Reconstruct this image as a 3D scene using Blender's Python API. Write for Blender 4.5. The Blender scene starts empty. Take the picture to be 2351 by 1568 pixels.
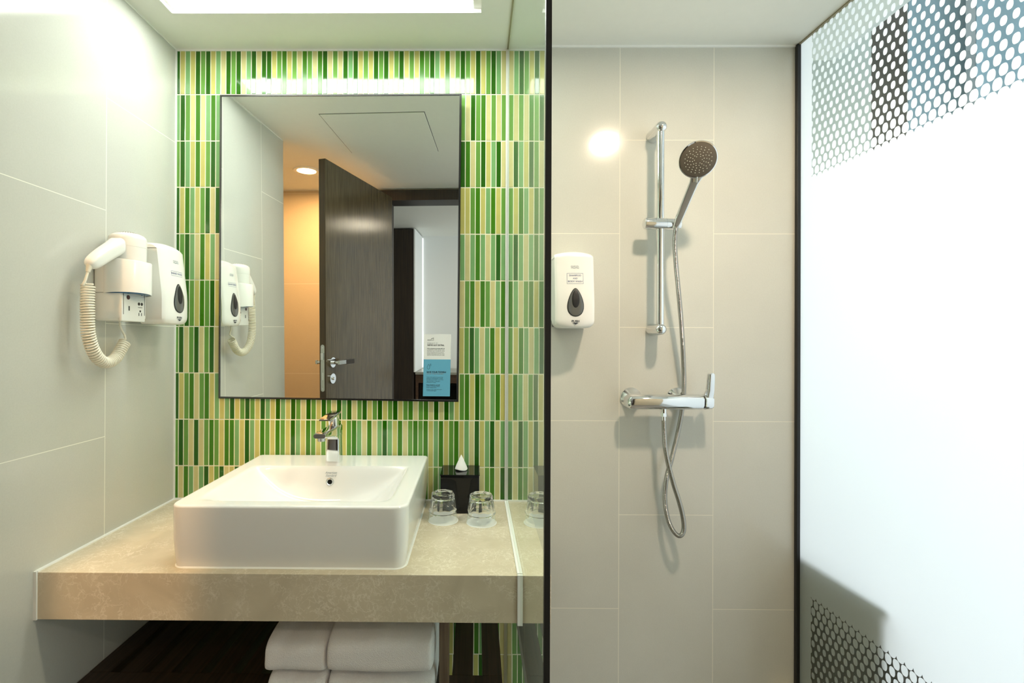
import bpy, bmesh, math, random
from mathutils import Vector, Matrix, Euler
random.seed(11)
PI = math.pi
EYE = 1.341            # height of the camera above the floor; builders below use heights relative to it

# ------------------------------------------------------------------ camera, world, exposure
scn = bpy.context.scene
C = scn.collection
cam_d = bpy.data.cameras.new('camera'); cam = bpy.data.objects.new('camera', cam_d); C.objects.link(cam)
F_PX, CX, CY = 1114.12, 1084.79, 778.29
PITCH, YAW, ROLL = .0023, .0078, .0036
cam_d.sensor_width = 36; cam_d.sensor_fit = 'HORIZONTAL'
cam_d.lens = 36 * F_PX / 2351
cam_d.shift_x = (2351 / 2 - CX) / 2351
cam_d.shift_y = -(1568 / 2 - CY) / 2351
cam_d.clip_start = .02
cam.matrix_world = (Matrix.Translation((0, 0, EYE)) @ Matrix.Rotation(YAW, 4, 'Z')
                    @ Matrix.Rotation(PI / 2 + PITCH, 4, 'X') @ Matrix.Rotation(-ROLL * -1, 4, 'Z'))
scn.camera = cam
scn.view_settings.view_transform = 'Standard'
scn.view_settings.look = 'None'
scn.view_settings.exposure = 0.0
scn.view_settings.gamma = 1.0
scn.view_settings.use_curve_mapping = False
scn.cycles.max_bounces = 14
scn.cycles.diffuse_bounces = 6
scn.cycles.glossy_bounces = 8
scn.cycles.transmission_bounces = 12
scn.cycles.transparent_max_bounces = 16
scn.cycles.sample_clamp_indirect = 6
scn.cycles.blur_glossy = .3
w = bpy.data.worlds.new('world'); scn.world = w; w.use_nodes = True
w.node_tree.nodes['Background'].inputs[0].default_value = (.62, .80, 1, 1)
w.node_tree.nodes['Background'].inputs[1].default_value = 1.0

# daylight entering by the large bedroom window behind the frosted glass wall
def area(name, loc, rot, sx, sy, power, col):
    d = bpy.data.lights.new(name, 'AREA'); d.shape = 'RECTANGLE'; d.size = sx; d.size_y = sy
    d.energy = power; d.color = col
    o = bpy.data.objects.new(name, d); o.location = loc; o.rotation_euler = rot; C.objects.link(o)
    return o
area('daylight', (3.30, .55, EYE - .05), (0, PI / 2, 0), 1.7, 3.6, 104, (.93, .97, 1.0))

PANEL_L = 27.0      # linear light above the basin
LAMP_SHOWER = 600.0
LAMP_ALCOVE = 640.0
LAMP_HALL = 300.0

# ------------------------------------------------------------------ materials
def new_mat(name):
    m = bpy.data.materials.new(name); m.use_nodes = True
    return m, m.node_tree, m.node_tree.nodes['Principled BSDF']
def mat(name, col, rough=.5, metal=0, noise=0, nscale=40, bump=0, bscale=200, coat=0, spec=None, trans=0, ior=None):
    m, nt, b = new_mat(name)
    b.inputs['Base Color'].default_value = (*col, 1)
    b.inputs['Roughness'].default_value = rough; b.inputs['Metallic'].default_value = metal
    if coat: b.inputs['Coat Weight'].default_value = coat; b.inputs['Coat Roughness'].default_value = .05
    if spec is not None: b.inputs['Specular IOR Level'].default_value = spec
    if trans: b.inputs['Transmission Weight'].default_value = trans
    if ior: b.inputs['IOR'].default_value = ior
    tc = nt.nodes.new('ShaderNodeTexCoord')
    if noise:
        n = nt.nodes.new('ShaderNodeTexNoise'); n.inputs['Scale'].default_value = nscale; n.inputs['Detail'].default_value = 5
        nt.links.new(tc.outputs['Object'], n.inputs['Vector'])
        mx = nt.nodes.new('ShaderNodeMix'); mx.data_type = 'RGBA'
        mx.inputs[6].default_value = tuple(c * (1 - noise) for c in col) + (1,)
        mx.inputs[7].default_value = tuple(min(1, c * (1 + noise)) for c in col) + (1,)
        nt.links.new(n.outputs['Fac'], mx.inputs[0]); nt.links.new(mx.outputs[2], b.inputs['Base Color'])
    if bump:
        n2 = nt.nodes.new('ShaderNodeTexNoise'); n2.inputs['Scale'].default_value = bscale; n2.inputs['Detail'].default_value = 3
        nt.links.new(tc.outputs['Object'], n2.inputs['Vector'])
        bp = nt.nodes.new('ShaderNodeBump'); bp.inputs['Strength'].default_value = bump; bp.inputs['Distance'].default_value = .002
        nt.links.new(n2.outputs['Fac'], bp.inputs['Height']); nt.links.new(bp.outputs['Normal'], b.inputs['Normal'])
    return m
def emis(name, col, s):
    m, nt, b = new_mat(name)
    b.inputs['Base Color'].default_value = (.8, .8, .8, 1)
    b.inputs['Emission Color'].default_value = (*col, 1); b.inputs['Emission Strength'].default_value = s
    return m
class X:
    "tiny expression builder over Math nodes"
    def __init__(s, nt, sock): s.nt, s.s = nt, sock
    def op(s, o, b=None, c=None):
        n = s.nt.nodes.new('ShaderNodeMath'); n.operation = o
        for i, v in enumerate((s, b, c)):
            if v is None: continue
            if isinstance(v, X): s.nt.links.new(v.s, n.inputs[i])
            else: n.inputs[i].default_value = v
        return X(s.nt, n.outputs[0])
    def __add__(s, b): return s.op('ADD', b)
    def __sub__(s, b): return s.op('SUBTRACT', b)
    def __mul__(s, b): return s.op('MULTIPLY', b)
    def __truediv__(s, b): return s.op('DIVIDE', b)
def xyz(nt):
    tc = nt.nodes.new('ShaderNodeTexCoord'); sp = nt.nodes.new('ShaderNodeSeparateXYZ')
    nt.links.new(tc.outputs['Object'], sp.inputs[0])
    return [X(nt, sp.outputs[i]) for i in range(3)], tc
def tile_mat(name, axis, c0, z0, col, grout, rough):
    "600 x 300 mm stoneware laid upright, half staggered; c0 a joint on the horizontal axis, z0 a joint height in column 0"
    m, nt, b = new_mat(name)
    p, tc = xyz(nt)
    c = (p[axis] - c0) / .3
    col_i = c.op('FLOOR')
    par = (col_i * .5).op('FRACT') * 2                # 0 or 1
    fc = (c.op('FRACT') - .5).op('ABSOLUTE')          # .5 at the joint
    zz = ((p[2] - z0 + par * .3) / .6).op('FRACT')
    fz = (zz - .5).op('ABSOLUTE')
    jc = fc.op('GREATER_THAN', .5 - .0009 / .3)
    jz = fz.op('GREATER_THAN', .5 - .0009 / .6)
    j = jc.op('MAXIMUM', jz)
    n = nt.nodes.new('ShaderNodeTexNoise'); n.inputs['Scale'].default_value = 3.5; n.inputs['Detail'].default_value = 8; n.inputs['Roughness'].default_value = .65
    nt.links.new(tc.outputs['Object'], n.inputs['Vector'])
    n2 = nt.nodes.new('ShaderNodeTexNoise'); n2.inputs['Scale'].default_value = 260; n2.inputs['Detail'].default_value = 2
    nt.links.new(tc.outputs['Object'], n2.inputs['Vector'])
    t = (X(nt, n.outputs['Fac']) * .6 + X(nt, n2.outputs['Fac']) * .4)
    rp = nt.nodes.new('ShaderNodeMix'); rp.data_type = 'RGBA'
    nt.links.new(t.s, rp.inputs[0])
    rp.inputs[6].default_value = tuple(k * .88 for k in col) + (1,)
    rp.inputs[7].default_value = tuple(k * 1.12 for k in col) + (1,)
    mx = nt.nodes.new('ShaderNodeMix'); mx.data_type = 'RGBA'
    nt.links.new(j.s, mx.inputs[0]); nt.links.new(rp.outputs[2], mx.inputs[6]); mx.inputs[7].default_value = (*grout, 1)
    nt.links.new(mx.outputs[2], b.inputs['Base Color'])
    r = j * .5 + rough
    nt.links.new(r.s, b.inputs['Roughness'])
    bp = nt.nodes.new('ShaderNodeBump'); bp.inputs['Strength'].default_value = .25; bp.inputs['Distance'].default_value = .001; bp.invert = True
    nt.links.new(j.s, bp.inputs['Height']); nt.links.new(bp.outputs['Normal'], b.inputs['Normal'])
    return m
TILE = (.545, .545, .495)
GROUT = (.80, .79, .70)
M_tile_left = tile_mat('tile_left', 1, .08, .041, TILE, GROUT, .10)
M_tile_shower = tile_mat('tile_shower', 0, .1582, .343, (.60, .60, .54), (.80, .77, .66), .12)
M_tile_rear = tile_mat('tile_rear', 0, -1.38, .328, (.64, .54, .38), (.85, .8, .7), .3)
M_paint = mat('ceiling_paint', (.80, .81, .76), .6, noise=.02)
M_grout = mat('grout', (.90, .88, .70), .6, noise=.05)
M_silicone = mat('silicone', (.86, .87, .84), .35)
TC = {'D': (.018, .115, .002), 'd': (.048, .20, .004), 'M': (.135, .32, .055), 'm': (.19, .40, .15), 'C': (.55, .52, .16), 'c': (.62, .58, .27)}
M_glasstile = {}
for k, v in TC.items():
    M_glasstile[k] = mat('glass_tile_' + {'D': 'dark', 'd': 'deep', 'M': 'leaf', 'm': 'sea', 'C': 'straw', 'c': 'cream'}[k], v,
                         {'D': .07, 'd': .22, 'M': .10, 'm': .08, 'C': .10, 'c': .08}[k], noise=.10, nscale=30)
M_ceramic = mat('ceramic', (.80, .80, .785), .07)
M_chrome = mat('chrome', (.80, .81, .82), .06, metal=1)
M_chrome_dull = mat('satin_steel', (.62, .63, .62), .25, metal=1)
M_dark_metal = mat('dark_metal', (.05, .05, .05), .3, metal=.6)
M_hose = mat('hose_metal', (.42, .41, .38), .13, metal=1)
M_edge = mat('mirror_edge', (.13, .13, .13), .2, metal=1)
M_black = mat('black_rubber', (.006, .006, .006), .45)
M_gloss_black = mat('gloss_black', (.004, .004, .004), .04, spec=.32)
M_white_plastic = mat('white_plastic', (.84, .84, .80), .22)
M_cream_plastic = mat('cream_plastic', (.80, .76, .64), .35)
M_blue_plastic = mat('blue_plastic', (.02, .13, .28), .25)
M_smoke = mat('smoke_plastic', (.10, .105, .10), .15, coat=.4)
M_red = mat('dark_red', (.05, .006, .008), .3)
M_paper = mat('paper', (.93, .93, .91), .8)
M_card_white = mat('card_white', (.84, .86, .87), .4)
M_card_blue = mat('card_blue', (.13, .42, .62), .4)
M_ink = mat('ink', (.015, .02, .035), .6)
M_ink_grey = mat('ink_grey', (.22, .26, .30), .6)
M_ink_blue = mat('ink_blue', (.03, .06, .22), .5)
M_towel = mat('terry', (.90, .875, .865), .95, noise=.06, nscale=300, bump=.9, bscale=520)
M_clear = mat('tumbler_glass', (1, 1, 1), 0, trans=1, ior=1.5)
M_spray = mat('spray_face', (.10, .085, .065), .35)
M_nozzle = mat('nozzle', (.55, .55, .48), .3)
M_curtain = mat('curtain', (.21, .32, .38), .9, noise=.10, nscale=60)
M_room = mat('room_paint', (.74, .76, .75), .7)
M_floor = mat('floor_tile', (.25, .23, .20), .3, noise=.1, nscale=5)

def wood(name, a, b_, rough, axis=2, scale=60, coat=0):
    m, nt, b = new_mat(name)
    p, tc = xyz(nt)
    mp = nt.nodes.new('ShaderNodeMapping')
    s = [scale] * 3; s[axis] = scale * .03
    mp.inputs['Scale'].default_value = s
    nt.links.new(tc.outputs['Object'], mp.inputs[0])
    n = nt.nodes.new('ShaderNodeTexNoise'); n.inputs['Scale'].default_value = 2.2; n.inputs['Detail'].default_value = 7; n.inputs['Roughness'].default_value = .6
    nt.links.new(mp.outputs[0], n.inputs['Vector'])
    cr = nt.nodes.new('ShaderNodeValToRGB'); cr.color_ramp.elements[0].position = .35; cr.color_ramp.elements[1].position = .68
    cr.color_ramp.elements[0].color = (*a, 1); cr.color_ramp.elements[1].color = (*b_, 1)
    nt.links.new(n.outputs['Fac'], cr.inputs[0]); nt.links.new(cr.outputs[0], b.inputs['Base Color'])
    b.inputs['Roughness'].default_value = rough
    if coat: b.inputs['Coat Weight'].default_value = coat; b.inputs['Coat Roughness'].default_value = .25
    return m
M_door = wood('door_veneer', (.050, .036, .018), (.125, .092, .050), .19, 2, 90)
_b = M_door.node_tree.nodes['Principled BSDF']; _b.inputs['Anisotropic'].default_value = .5
_c = M_door.node_tree.nodes.new('ShaderNodeCombineXYZ'); _c.inputs[0].default_value = -.226; _c.inputs[1].default_value = .974
M_door.node_tree.links.new(_c.outputs[0], _b.inputs['Tangent'])
M_door_edge = wood('door_edge', (.030, .018, .008), (.060, .036, .016), .4, 2, 60)
M_wenge = wood('wenge', (.020, .011, .006), (.055, .031, .018), .45, 1, 60)
M_wenge_v = wood('wenge_upright', (.012, .008, .006), (.035, .022, .014), .5, 2, 60)
M_post = wood('post_wood', (.10, .065, .04), (.20, .14, .09), .5, 2, 60)

def marble():
    m, nt, b = new_mat('stone_worktop')
    p, tc = xyz(nt)
    n = nt.nodes.new('ShaderNodeTexNoise'); n.inputs['Scale'].default_value = 9; n.inputs['Detail'].default_value = 6; n.inputs['Distortion'].default_value = 1.2
    nt.links.new(tc.outputs['Object'], n.inputs['Vector'])
    ad = nt.nodes.new('ShaderNodeVectorMath'); ad.operation = 'MULTIPLY_ADD'
    nt.links.new(n.outputs['Color'], ad.inputs[0]); ad.inputs[1].default_value = (.06, .06, .06); nt.links.new(tc.outputs['Object'], ad.inputs[2])
    v = nt.nodes.new('ShaderNodeTexNoise'); v.inputs['Scale'].default_value = 26; v.inputs['Detail'].default_value = 3.5; v.inputs['Roughness'].default_value = .62
    nt.links.new(ad.outputs[0], v.inputs['Vector'])
    v2 = nt.nodes.new('ShaderNodeTexNoise'); v2.inputs['Scale'].default_value = 55; v2.inputs['Detail'].default_value = 2
    nt.links.new(ad.outputs[0], v2.inputs['Vector'])
    n3 = nt.nodes.new('ShaderNodeTexNoise'); n3.inputs['Scale'].default_value = 9; n3.inputs['Detail'].default_value = 3
    nt.links.new(tc.outputs['Object'], n3.inputs['Vector'])
    r1 = ((X(nt, v.outputs['Fac']) - .5).op('ABSOLUTE') * -45 + 1).op('MAXIMUM', 0)
    r2 = ((X(nt, v2.outputs['Fac']) - .5).op('ABSOLUTE') * -30 + 1).op('MAXIMUM', 0) * .6
    vein = r1.op('MAXIMUM', r2) * (X(nt, n3.outputs['Fac']).op('SUBTRACT', .40) * 5).op('MAXIMUM', 0).op('MINIMUM', .60)
    base = nt.nodes.new('ShaderNodeValToRGB'); base.color_ramp.elements[0].position = .3; base.color_ramp.elements[1].position = .7
    base.color_ramp.elements[0].color = (.57, .50, .37, 1); base.color_ramp.elements[1].color = (.66, .585, .44, 1)
    nt.links.new(n.outputs['Fac'], base.inputs[0])
    mx = nt.nodes.new('ShaderNodeMix'); mx.data_type = 'RGBA'
    nt.links.new(vein.s, mx.inputs[0]); nt.links.new(base.outputs[0], mx.inputs[6]); mx.inputs[7].default_value = (.86, .80, .68, 1)
    nt.links.new(mx.outputs[2], b.inputs['Base Color']); b.inputs['Roughness'].default_value = .22
    return m
M_stone = marble()

def pane(name, tint, extra=0.0):
    "clear sheet: see-through with a fresnel mirror image on the face the ray enters"
    m = bpy.data.materials.new(name); m.use_nodes = True; nt = m.node_tree; nt.nodes.clear()
    out = nt.nodes.new('ShaderNodeOutputMaterial')
    tr = nt.nodes.new('ShaderNodeBsdfTransparent'); tr.inputs[0].default_value = (*tint, 1)
    gl = nt.nodes.new('ShaderNodeBsdfGlossy'); gl.inputs['Roughness'].default_value = 0.0; gl.inputs[0].default_value = (.92, .97, .93, 1)
    fr = nt.nodes.new('ShaderNodeFresnel'); fr.inputs[0].default_value = 1.52
    ge = nt.nodes.new('ShaderNodeNewGeometry')
    f = (X(nt, fr.outputs[0]) * 1.35).op('MINIMUM', 1.0) * (X(nt, ge.outputs['Backfacing']) * -1 + 1)
    mx = nt.nodes.new('ShaderNodeMixShader')
    nt.links.new(f.s, mx.inputs[0]); nt.links.new(tr.outputs[0], mx.inputs[1]); nt.links.new(gl.outputs[0], mx.inputs[2])
    nt.links.new(mx.outputs[0], out.inputs[0])
    return m
M_pane = pane('screen_glass', (.93, .98, .95))
M_thin = pane('thin_glass', (.985, .99, .985))

def frosted():
    "window film: etched white in the middle, pierced by clear honeycomb above .497 and below -.775"
    m = bpy.data.materials.new('frosted_film_glass'); m.use_nodes = True; nt = m.node_tree; nt.nodes.clear()
    out = nt.nodes.new('ShaderNodeOutputMaterial')
    p, tc = xyz(nt)
    u, z = p[1], p[2]
    PU, PV = .0222, .0243
    def dots(zv, big):                        # zv: distance from the solid band, big: 0..1 growth towards it
        a = big * .0026 + .0062 + big.op('POWER', 7.0) * .0026; b = big * .0040 + .0092
        res = None
        for (ou, ov) in ((0, 0), (.5, .5)):
            du = (((u / PU) + ou).op('FRACT') - .5) * PU
            dv = (((zv / (2 * PV)) + ov).op('FRACT') - .5) * (2 * PV)
            e = (du / a).op('ABSOLUTE').op('POWER', 2.7) + (dv / b).op('ABSOLUTE').op('POWER', 2.1)
            d = e.op('LESS_THAN', 1)
            res = d if res is None else res.op('MAXIMUM', d)
        return res
    def grow(zv): return ((zv * -1 + .16) / .16).op('MAXIMUM', 0).op('MINIMUM', 1)
    zt = z - .497
    zb = z * -1 - .775
    solid = zt.op('LESS_THAN', 0) * zb.op('LESS_THAN', 0)
    dt = dots(zt, grow(zt)) * zt.op('GREATER_THAN', 0)
    db = dots(zb, grow(zb)) * zb.op('GREATER_THAN', 0)
    margin = u.op('GREATER_THAN', 1.497)
    f = solid.op('MAXIMUM', dt).op('MAXIMUM', db).op('MAXIMUM', margin)
    tl = nt.nodes.new('ShaderNodeBsdfTranslucent'); tl.inputs[0].default_value = (.86, .89, .90, 1)
    df = nt.nodes.new('ShaderNodeBsdfDiffuse'); df.inputs[0].default_value = (.78, .86, .80, 1)
    m1 = nt.nodes.new('ShaderNodeMixShader'); m1.inputs[0].default_value = .34
    nt.links.new(tl.outputs[0], m1.inputs[1]); nt.links.new(df.outputs[0], m1.inputs[2])
    tr = nt.nodes.new('ShaderNodeBsdfTransparent'); tr.inputs[0].default_value = (.90, .96, .95, 1)
    m2 = nt.nodes.new('ShaderNodeMixShader')
    nt.links.new(f.s, m2.inputs[0]); nt.links.new(tr.outputs[0], m2.inputs[1]); nt.links.new(m1.outputs[0], m2.inputs[2])
    gl = nt.nodes.new('ShaderNodeBsdfGlossy'); gl.inputs['Roughness'].default_value = .02
    fr = nt.nodes.new('ShaderNodeFresnel'); fr.inputs[0].default_value = 1.5
    m3 = nt.nodes.new('ShaderNodeMixShader')
    ge = nt.nodes.new('ShaderNodeNewGeometry')
    ff = X(nt, fr.outputs[0]) * (X(nt, ge.outputs['Backfacing']) * -1 + 1)
    nt.links.new(ff.s, m3.inputs[0]); nt.links.new(m2.outputs[0], m3.inputs[1]); nt.links.new(gl.outputs[0], m3.inputs[2])
    nt.links.new(m3.outputs[0], out.inputs[0])
    return m
M_frost = frosted()
def mirror_mat():
    m, nt, b = new_mat('mirror_silver')
    b.inputs['Base Color'].default_value = (.90, .93, .90, 1); b.inputs['Metallic'].default_value = 1; b.inputs['Roughness'].default_value = 0
    return m
M_mirror = mirror_mat()
M_panel_light = emis('light_diffuser', (.94, 1.0, .93), PANEL_L)
M_lamp_shower = emis('lamp_lens_shower', (1.0, .80, .60), LAMP_SHOWER)
M_lamp_hall = emis('lamp_lens_hall', (1.0, .84, .64), LAMP_HALL)
M_lamp_alcove = emis('lamp_lens_alcove', (1.0, .58, .26), LAMP_ALCOVE)

# ------------------------------------------------------------------ object helpers
ORG = {}
def tagit(o, label=None, cat=None, group=None, kind=None):
    if label: o['label'] = label
    if cat: o['category'] = cat
    if group: o['group'] = group
    if kind: o['kind'] = kind
    return o
def thing(name, label, cat, org, group=None):
    o = bpy.data.objects.new(name, None); C.objects.link(o); o.empty_display_size = .02
    o.location = (org[0], org[1], org[2] + EYE); ORG[o] = Vector(org)
    return tagit(o, label, cat, group)
def obj(name, bm, mats, parent=None, org=None, smooth=False, label=None, xf=None):
    "link a bmesh (vertices in room coordinates, heights relative to the eye) as one object"
    me = bpy.data.meshes.new(name)
    o_ = ORG[parent] if parent is not None else Vector(org or (0, 0, 0))
    if xf is not None: bmesh.ops.transform(bm, matrix=xf, verts=bm.verts)
    bmesh.ops.translate(bm, vec=-o_, verts=bm.verts)
    bmesh.ops.recalc_face_normals(bm, faces=bm.faces)
    bm.to_mesh(me); bm.free()
    for m in (mats if isinstance(mats, (list, tuple)) else [mats]): me.materials.append(m)
    o = bpy.data.objects.new(name, me); C.objects.link(o)
    ORG[o] = o_
    if parent is not None: o.parent = parent
    else: o.location = (o_[0], o_[1], o_[2] + EYE)
    if smooth:
        for p in me.polygons: p.use_smooth = True
        me.set_sharp_from_angle(angle=math.radians(38))
    if label: o['label'] = label
    return o
def struct(name, bm, m, parent=None, smooth=False, org=None):
    o = obj(name, bm, m, parent, org, smooth)
    if parent is None: o['kind'] = 'structure'
    return o
def BM(): return bmesh.new()
def box(bm, x0, x1, y0, y1, z0, z1, mi=0, bevel=0, seg=2):
    vs = [bm.verts.new((x, y, z)) for x in (x0, x1) for y in (y0, y1) for z in (z0, z1)]
    q = [(0, 1, 3, 2), (4, 6, 7, 5), (0, 4, 5, 1), (2, 3, 7, 6), (0, 2, 6, 4), (1, 5, 7, 3)]
    fs = [bm.faces.new([vs[i] for i in f]) for f in q]
    for f in fs: f.material_index = mi
    if bevel:
        es = list({e for f in fs for e in f.edges})
        bmesh.ops.bevel(bm, geom=es, offset=bevel, segments=seg, affect='EDGES', profile=.5)
    return vs
def quad(bm, pts, mi=0):
    f = bm.faces.new([bm.verts.new(p) for p in pts]); f.material_index = mi; return f
def loft(bm, rings, caps=True, mi=0, closed=False):
    vr = [[bm.verts.new(p) for p in r] for r in rings]
    n = len(vr[0])
    pairs = list(zip(vr, vr[1:])) + ([(vr[-1], vr[0])] if closed else [])
    for a, b in pairs:
        for i in range(n):
            f = bm.faces.new((a[i], a[(i + 1) % n], b[(i + 1) % n], b[i])); f.material_index = mi
    if caps and not closed:
        for r in (vr[0][::-1], vr[-1]):
            f = bm.faces.new(r); f.material_index = mi
    return vr
def basis(d):
    d = Vector(d).normalized()
    a = Vector((0, 0, 1)) if abs(d.z) < .9 else Vector((0, 1, 0))
    u = d.cross(a).normalized(); v = d.cross(u).normalized()
    return u, v
def cyl(bm, p0, p1, r0, r1=None, seg=32, mi=0, caps=True):
    r1 = r0 if r1 is None else r1
    p0, p1 = Vector(p0), Vector(p1); u, v = basis(p1 - p0)
    rs = [[p + (u * math.cos(t) + v * math.sin(t)) * r for t in [2 * PI * k / seg for k in range(seg)]] for p, r in ((p0, r0), (p1, r1))]
    loft(bm, rs, caps, mi)
def lathe(bm, prof, org, axis=(0, 0, 1), seg=40, mi=0, caps=True):
    "prof: list of (radius, distance along axis)"
    org = Vector(org); d = Vector(axis).normalized(); u, v = basis(d)
    rs = [[org + d * h + (u * math.cos(t) + v * math.sin(t)) * max(r, 1e-5) for t in [2 * PI * k / seg for k in range(seg)]] for r, h in prof]
    loft(bm, rs, caps, mi)
def catmull(pts, n):
    pts = [Vector(p) for p in pts]; P = [pts[0] * 2 - pts[1]] + pts + [pts[-1] * 2 - pts[-2]]
    out = []
    for i in range(1, len(P) - 2):
        for k in range(n):
            t = k / n; a, b, c, d = P[i - 1:i + 3]
            out.append(.5 * ((2 * b) + (c - a) * t + (2 * a - 5 * b + 4 * c - d) * t * t + (3 * b - a - 3 * c + d) * t ** 3))
    out.append(pts[-1]); return out
def resample(pts, step):
    out = [pts[0]]; acc = 0
    for a, b in zip(pts, pts[1:]):
        L = (b - a).length; pos = step - acc
        while pos <= L:
            out.append(a.lerp(b, pos / L)); pos += step
        acc = (acc + L) % step if L + acc >= step else acc + L
    return out
def frames(pts):
    T = [(pts[min(i + 1, len(pts) - 1)] - pts[max(i - 1, 0)]).normalized() for i in range(len(pts))]
    u, _ = basis(T[0]); out = []
    for t in T:
        u = (u - t * u.dot(t)).normalized(); out.append((t, u, t.cross(u)))
    return out
def tube(bm, pts, r, seg=12, mi=0):
    pts = [Vector(p) for p in pts]; fr = frames(pts)
    rr = r if isinstance(r, (list, tuple)) else [r] * len(pts)
    loft(bm, [[p + (u * math.cos(a) + v * math.sin(a)) * q for a in [2 * PI * k / seg for k in range(seg)]] for p, (t, u, v), q in zip(pts, fr, rr)], True, mi)
def rrect(w, h, r, n=5):
    "closed rounded rectangle, centred, as 2-D points"
    out = []
    for cx, cy, a0 in ((w / 2 - r, h / 2 - r, 0), (-w / 2 + r, h / 2 - r, PI / 2), (-w / 2 + r, -h / 2 + r, PI), (w / 2 - r, -h / 2 + r, 1.5 * PI)):
        for k in range(n + 1):
            a = a0 + PI / 2 * k / n; out.append((cx + r * math.cos(a), cy + r * math.sin(a)))
    return out
def text_bm(body, size, align='CENTER', sx=1.0, shear=0, spacing=1.0, bold=0):
    cu = bpy.data.curves.new('t', 'FONT'); cu.body = body; cu.size = size; cu.align_x = align; cu.align_y = 'CENTER'
    cu.shear = shear; cu.space_character = spacing; cu.resolution_u = 3; cu.offset = bold
    o = bpy.data.objects.new('t', cu); C.objects.link(o)
    bpy.context.view_layer.update()
    me = o.evaluated_get(bpy.context.evaluated_depsgraph_get()).to_mesh()
    bm = BM(); bm.from_mesh(me); o.to_mesh_clear()
    bpy.data.objects.remove(o); bpy.data.curves.remove(cu)
    bmesh.ops.scale(bm, vec=(sx, 1, 1), verts=bm.verts)
    for v in bm.verts: v.co = Vector((v.co.x, 0, v.co.y))       # stands in the x-z plane, read from -y
    return bm
def merge(dst, src, mi=0, off=(0, 0, 0)):
    off = Vector(off); mp = {v: dst.verts.new(v.co + off) for v in src.verts}
    for f in src.faces:
        try: g = dst.faces.new([mp[v] for v in f.verts]); g.material_index = mi
        except ValueError: pass
    src.free()
def thicken(bm, t):
    "give flat lettering in the x-z plane a real thickness towards -y"
    r = bmesh.ops.extrude_face_region(bm, geom=list(bm.faces))
    bmesh.ops.translate(bm, vec=(0, -t, 0), verts=[g for g in r['geom'] if isinstance(g, bmesh.types.BMVert)])

CEIL, FLOOR = .9453, -EYE
XL, YM, YS, XG = -.984, 1.578, 1.558, .0985

# ================================================================== THE SETTING
bm = BM(); box(bm, -2.0, 3.5, -1.85, 2.7, FLOOR - .05, FLOOR); struct('floor', bm, M_floor)
bm = BM(); hx0, hx1, hy0, hy1 = -.887, .012, 1.262, 1.400        # recess of the light panel
for b4 in ((-2.0, 1.18, -1.85, hy0), (-2.0, 1.18, hy1, 1.72), (-2.0, hx0, hy0, hy1), (hx1, 1.18, hy0, hy1)): box(bm, *b4, CEIL, CEIL + .06)
box(bm, hx0, hx1, hy0, hy1, CEIL + .03, CEIL + .06); struct('ceiling', bm, M_paint)
bm = BM(); box(bm, 1.18, 3.5, -1.85, 2.7, 1.55, 1.61); box(bm, 1.18, 1.20, -1.85, 2.7, CEIL, 1.55); struct('ceiling_bedroom', bm, M_room)
bm = BM(); box(bm, XL - .1, XL, .762, 1.72, FLOOR, CEIL); struct('wall_left', bm, M_tile_left)
bm = BM(); box(bm, -1.9, XL - .1, .762, .86, FLOOR, CEIL); box(bm, -2.0, -1.9, -.19, .86, FLOOR, CEIL); struct('wall_alcove', bm, M_tile_left)
bm = BM(); box(bm, .104, 1.05, YS, 1.72, FLOOR, CEIL); struct('wall_shower', bm, M_tile_shower)
bm = BM()
box(bm, -1.9, -.66, -.19, -.09, FLOOR, CEIL); box(bm, -.66, .22, -.19, -.09, .90, CEIL); box(bm, .22, 1.12, -.19, -.09, FLOOR, CEIL)
struct('wall_rear', bm, M_tile_rear)

# back wall: grout bed with one raised glass stick per mosaic tile
ROWS = ['CMCDMDCMCDMDCMDCDDCMDCMCDMCDDCMC' 'DMDCMCDMDCMDCMCDMDMCDCMDMCDCMDMC',
        'MDMCDCMD|CDMDCMCM', 'MDMCDCMD|DCMDCMDC', 'DCDMCMDC|CMDCMDCM', 'DMDMCDCM|CMDMCMDM', 'DMDMCDMDC|CMDCDMCMD', 'DCDMCMCD'[:0] + 'MDCMDCMDC|CMDMCMDCM',
        'DCMDCMDCMCMDCMDMCDMCDMCDMCDMCDMC' 'DMDCMDCMDCMDCMDCMDCDCDMCMDCDMCMDC',
        'MDMCDCMDMCDDMCDMCDMCDMCDMCDMCMCMD' 'CMDMCDCMDMCDCMDMDCMDCMDCMCDCMDCM',
        'DCDMCMDCMDCCD|DMCDCMCDM' 'CMDCMD'[:0]]
ROWS[9] = 'DCDMCMDCMDCCD|MDCDMCDMCDMCDM'[:13] + '|MDCDMCMDCMDCD'
PT = .01665
def fill(row, n):
    a, b = (row.split('|') + [''])[:2] if '|' in row else ('', row)
    mid = n - len(a) - len(b); s = a; last = a[-1] if a else 'C'
    cyc = 'DMC'
    for i in range(max(0, mid)):
        ch = random.choice([c for c in 'DMC' if c != last]) if random.random() < .35 else cyc[(cyc.index(last) + 1) % 3]
        s += ch; last = ch
    return (s + b)[-n:]
bm = BM()
box(bm, XL - .1, .104, YM - .0008, 1.72, FLOOR, CEIL, 0)
keys = ['D', 'd', 'M', 'm', 'C', 'c']
x_end = .0935
N = 65
ztop = .799
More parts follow.
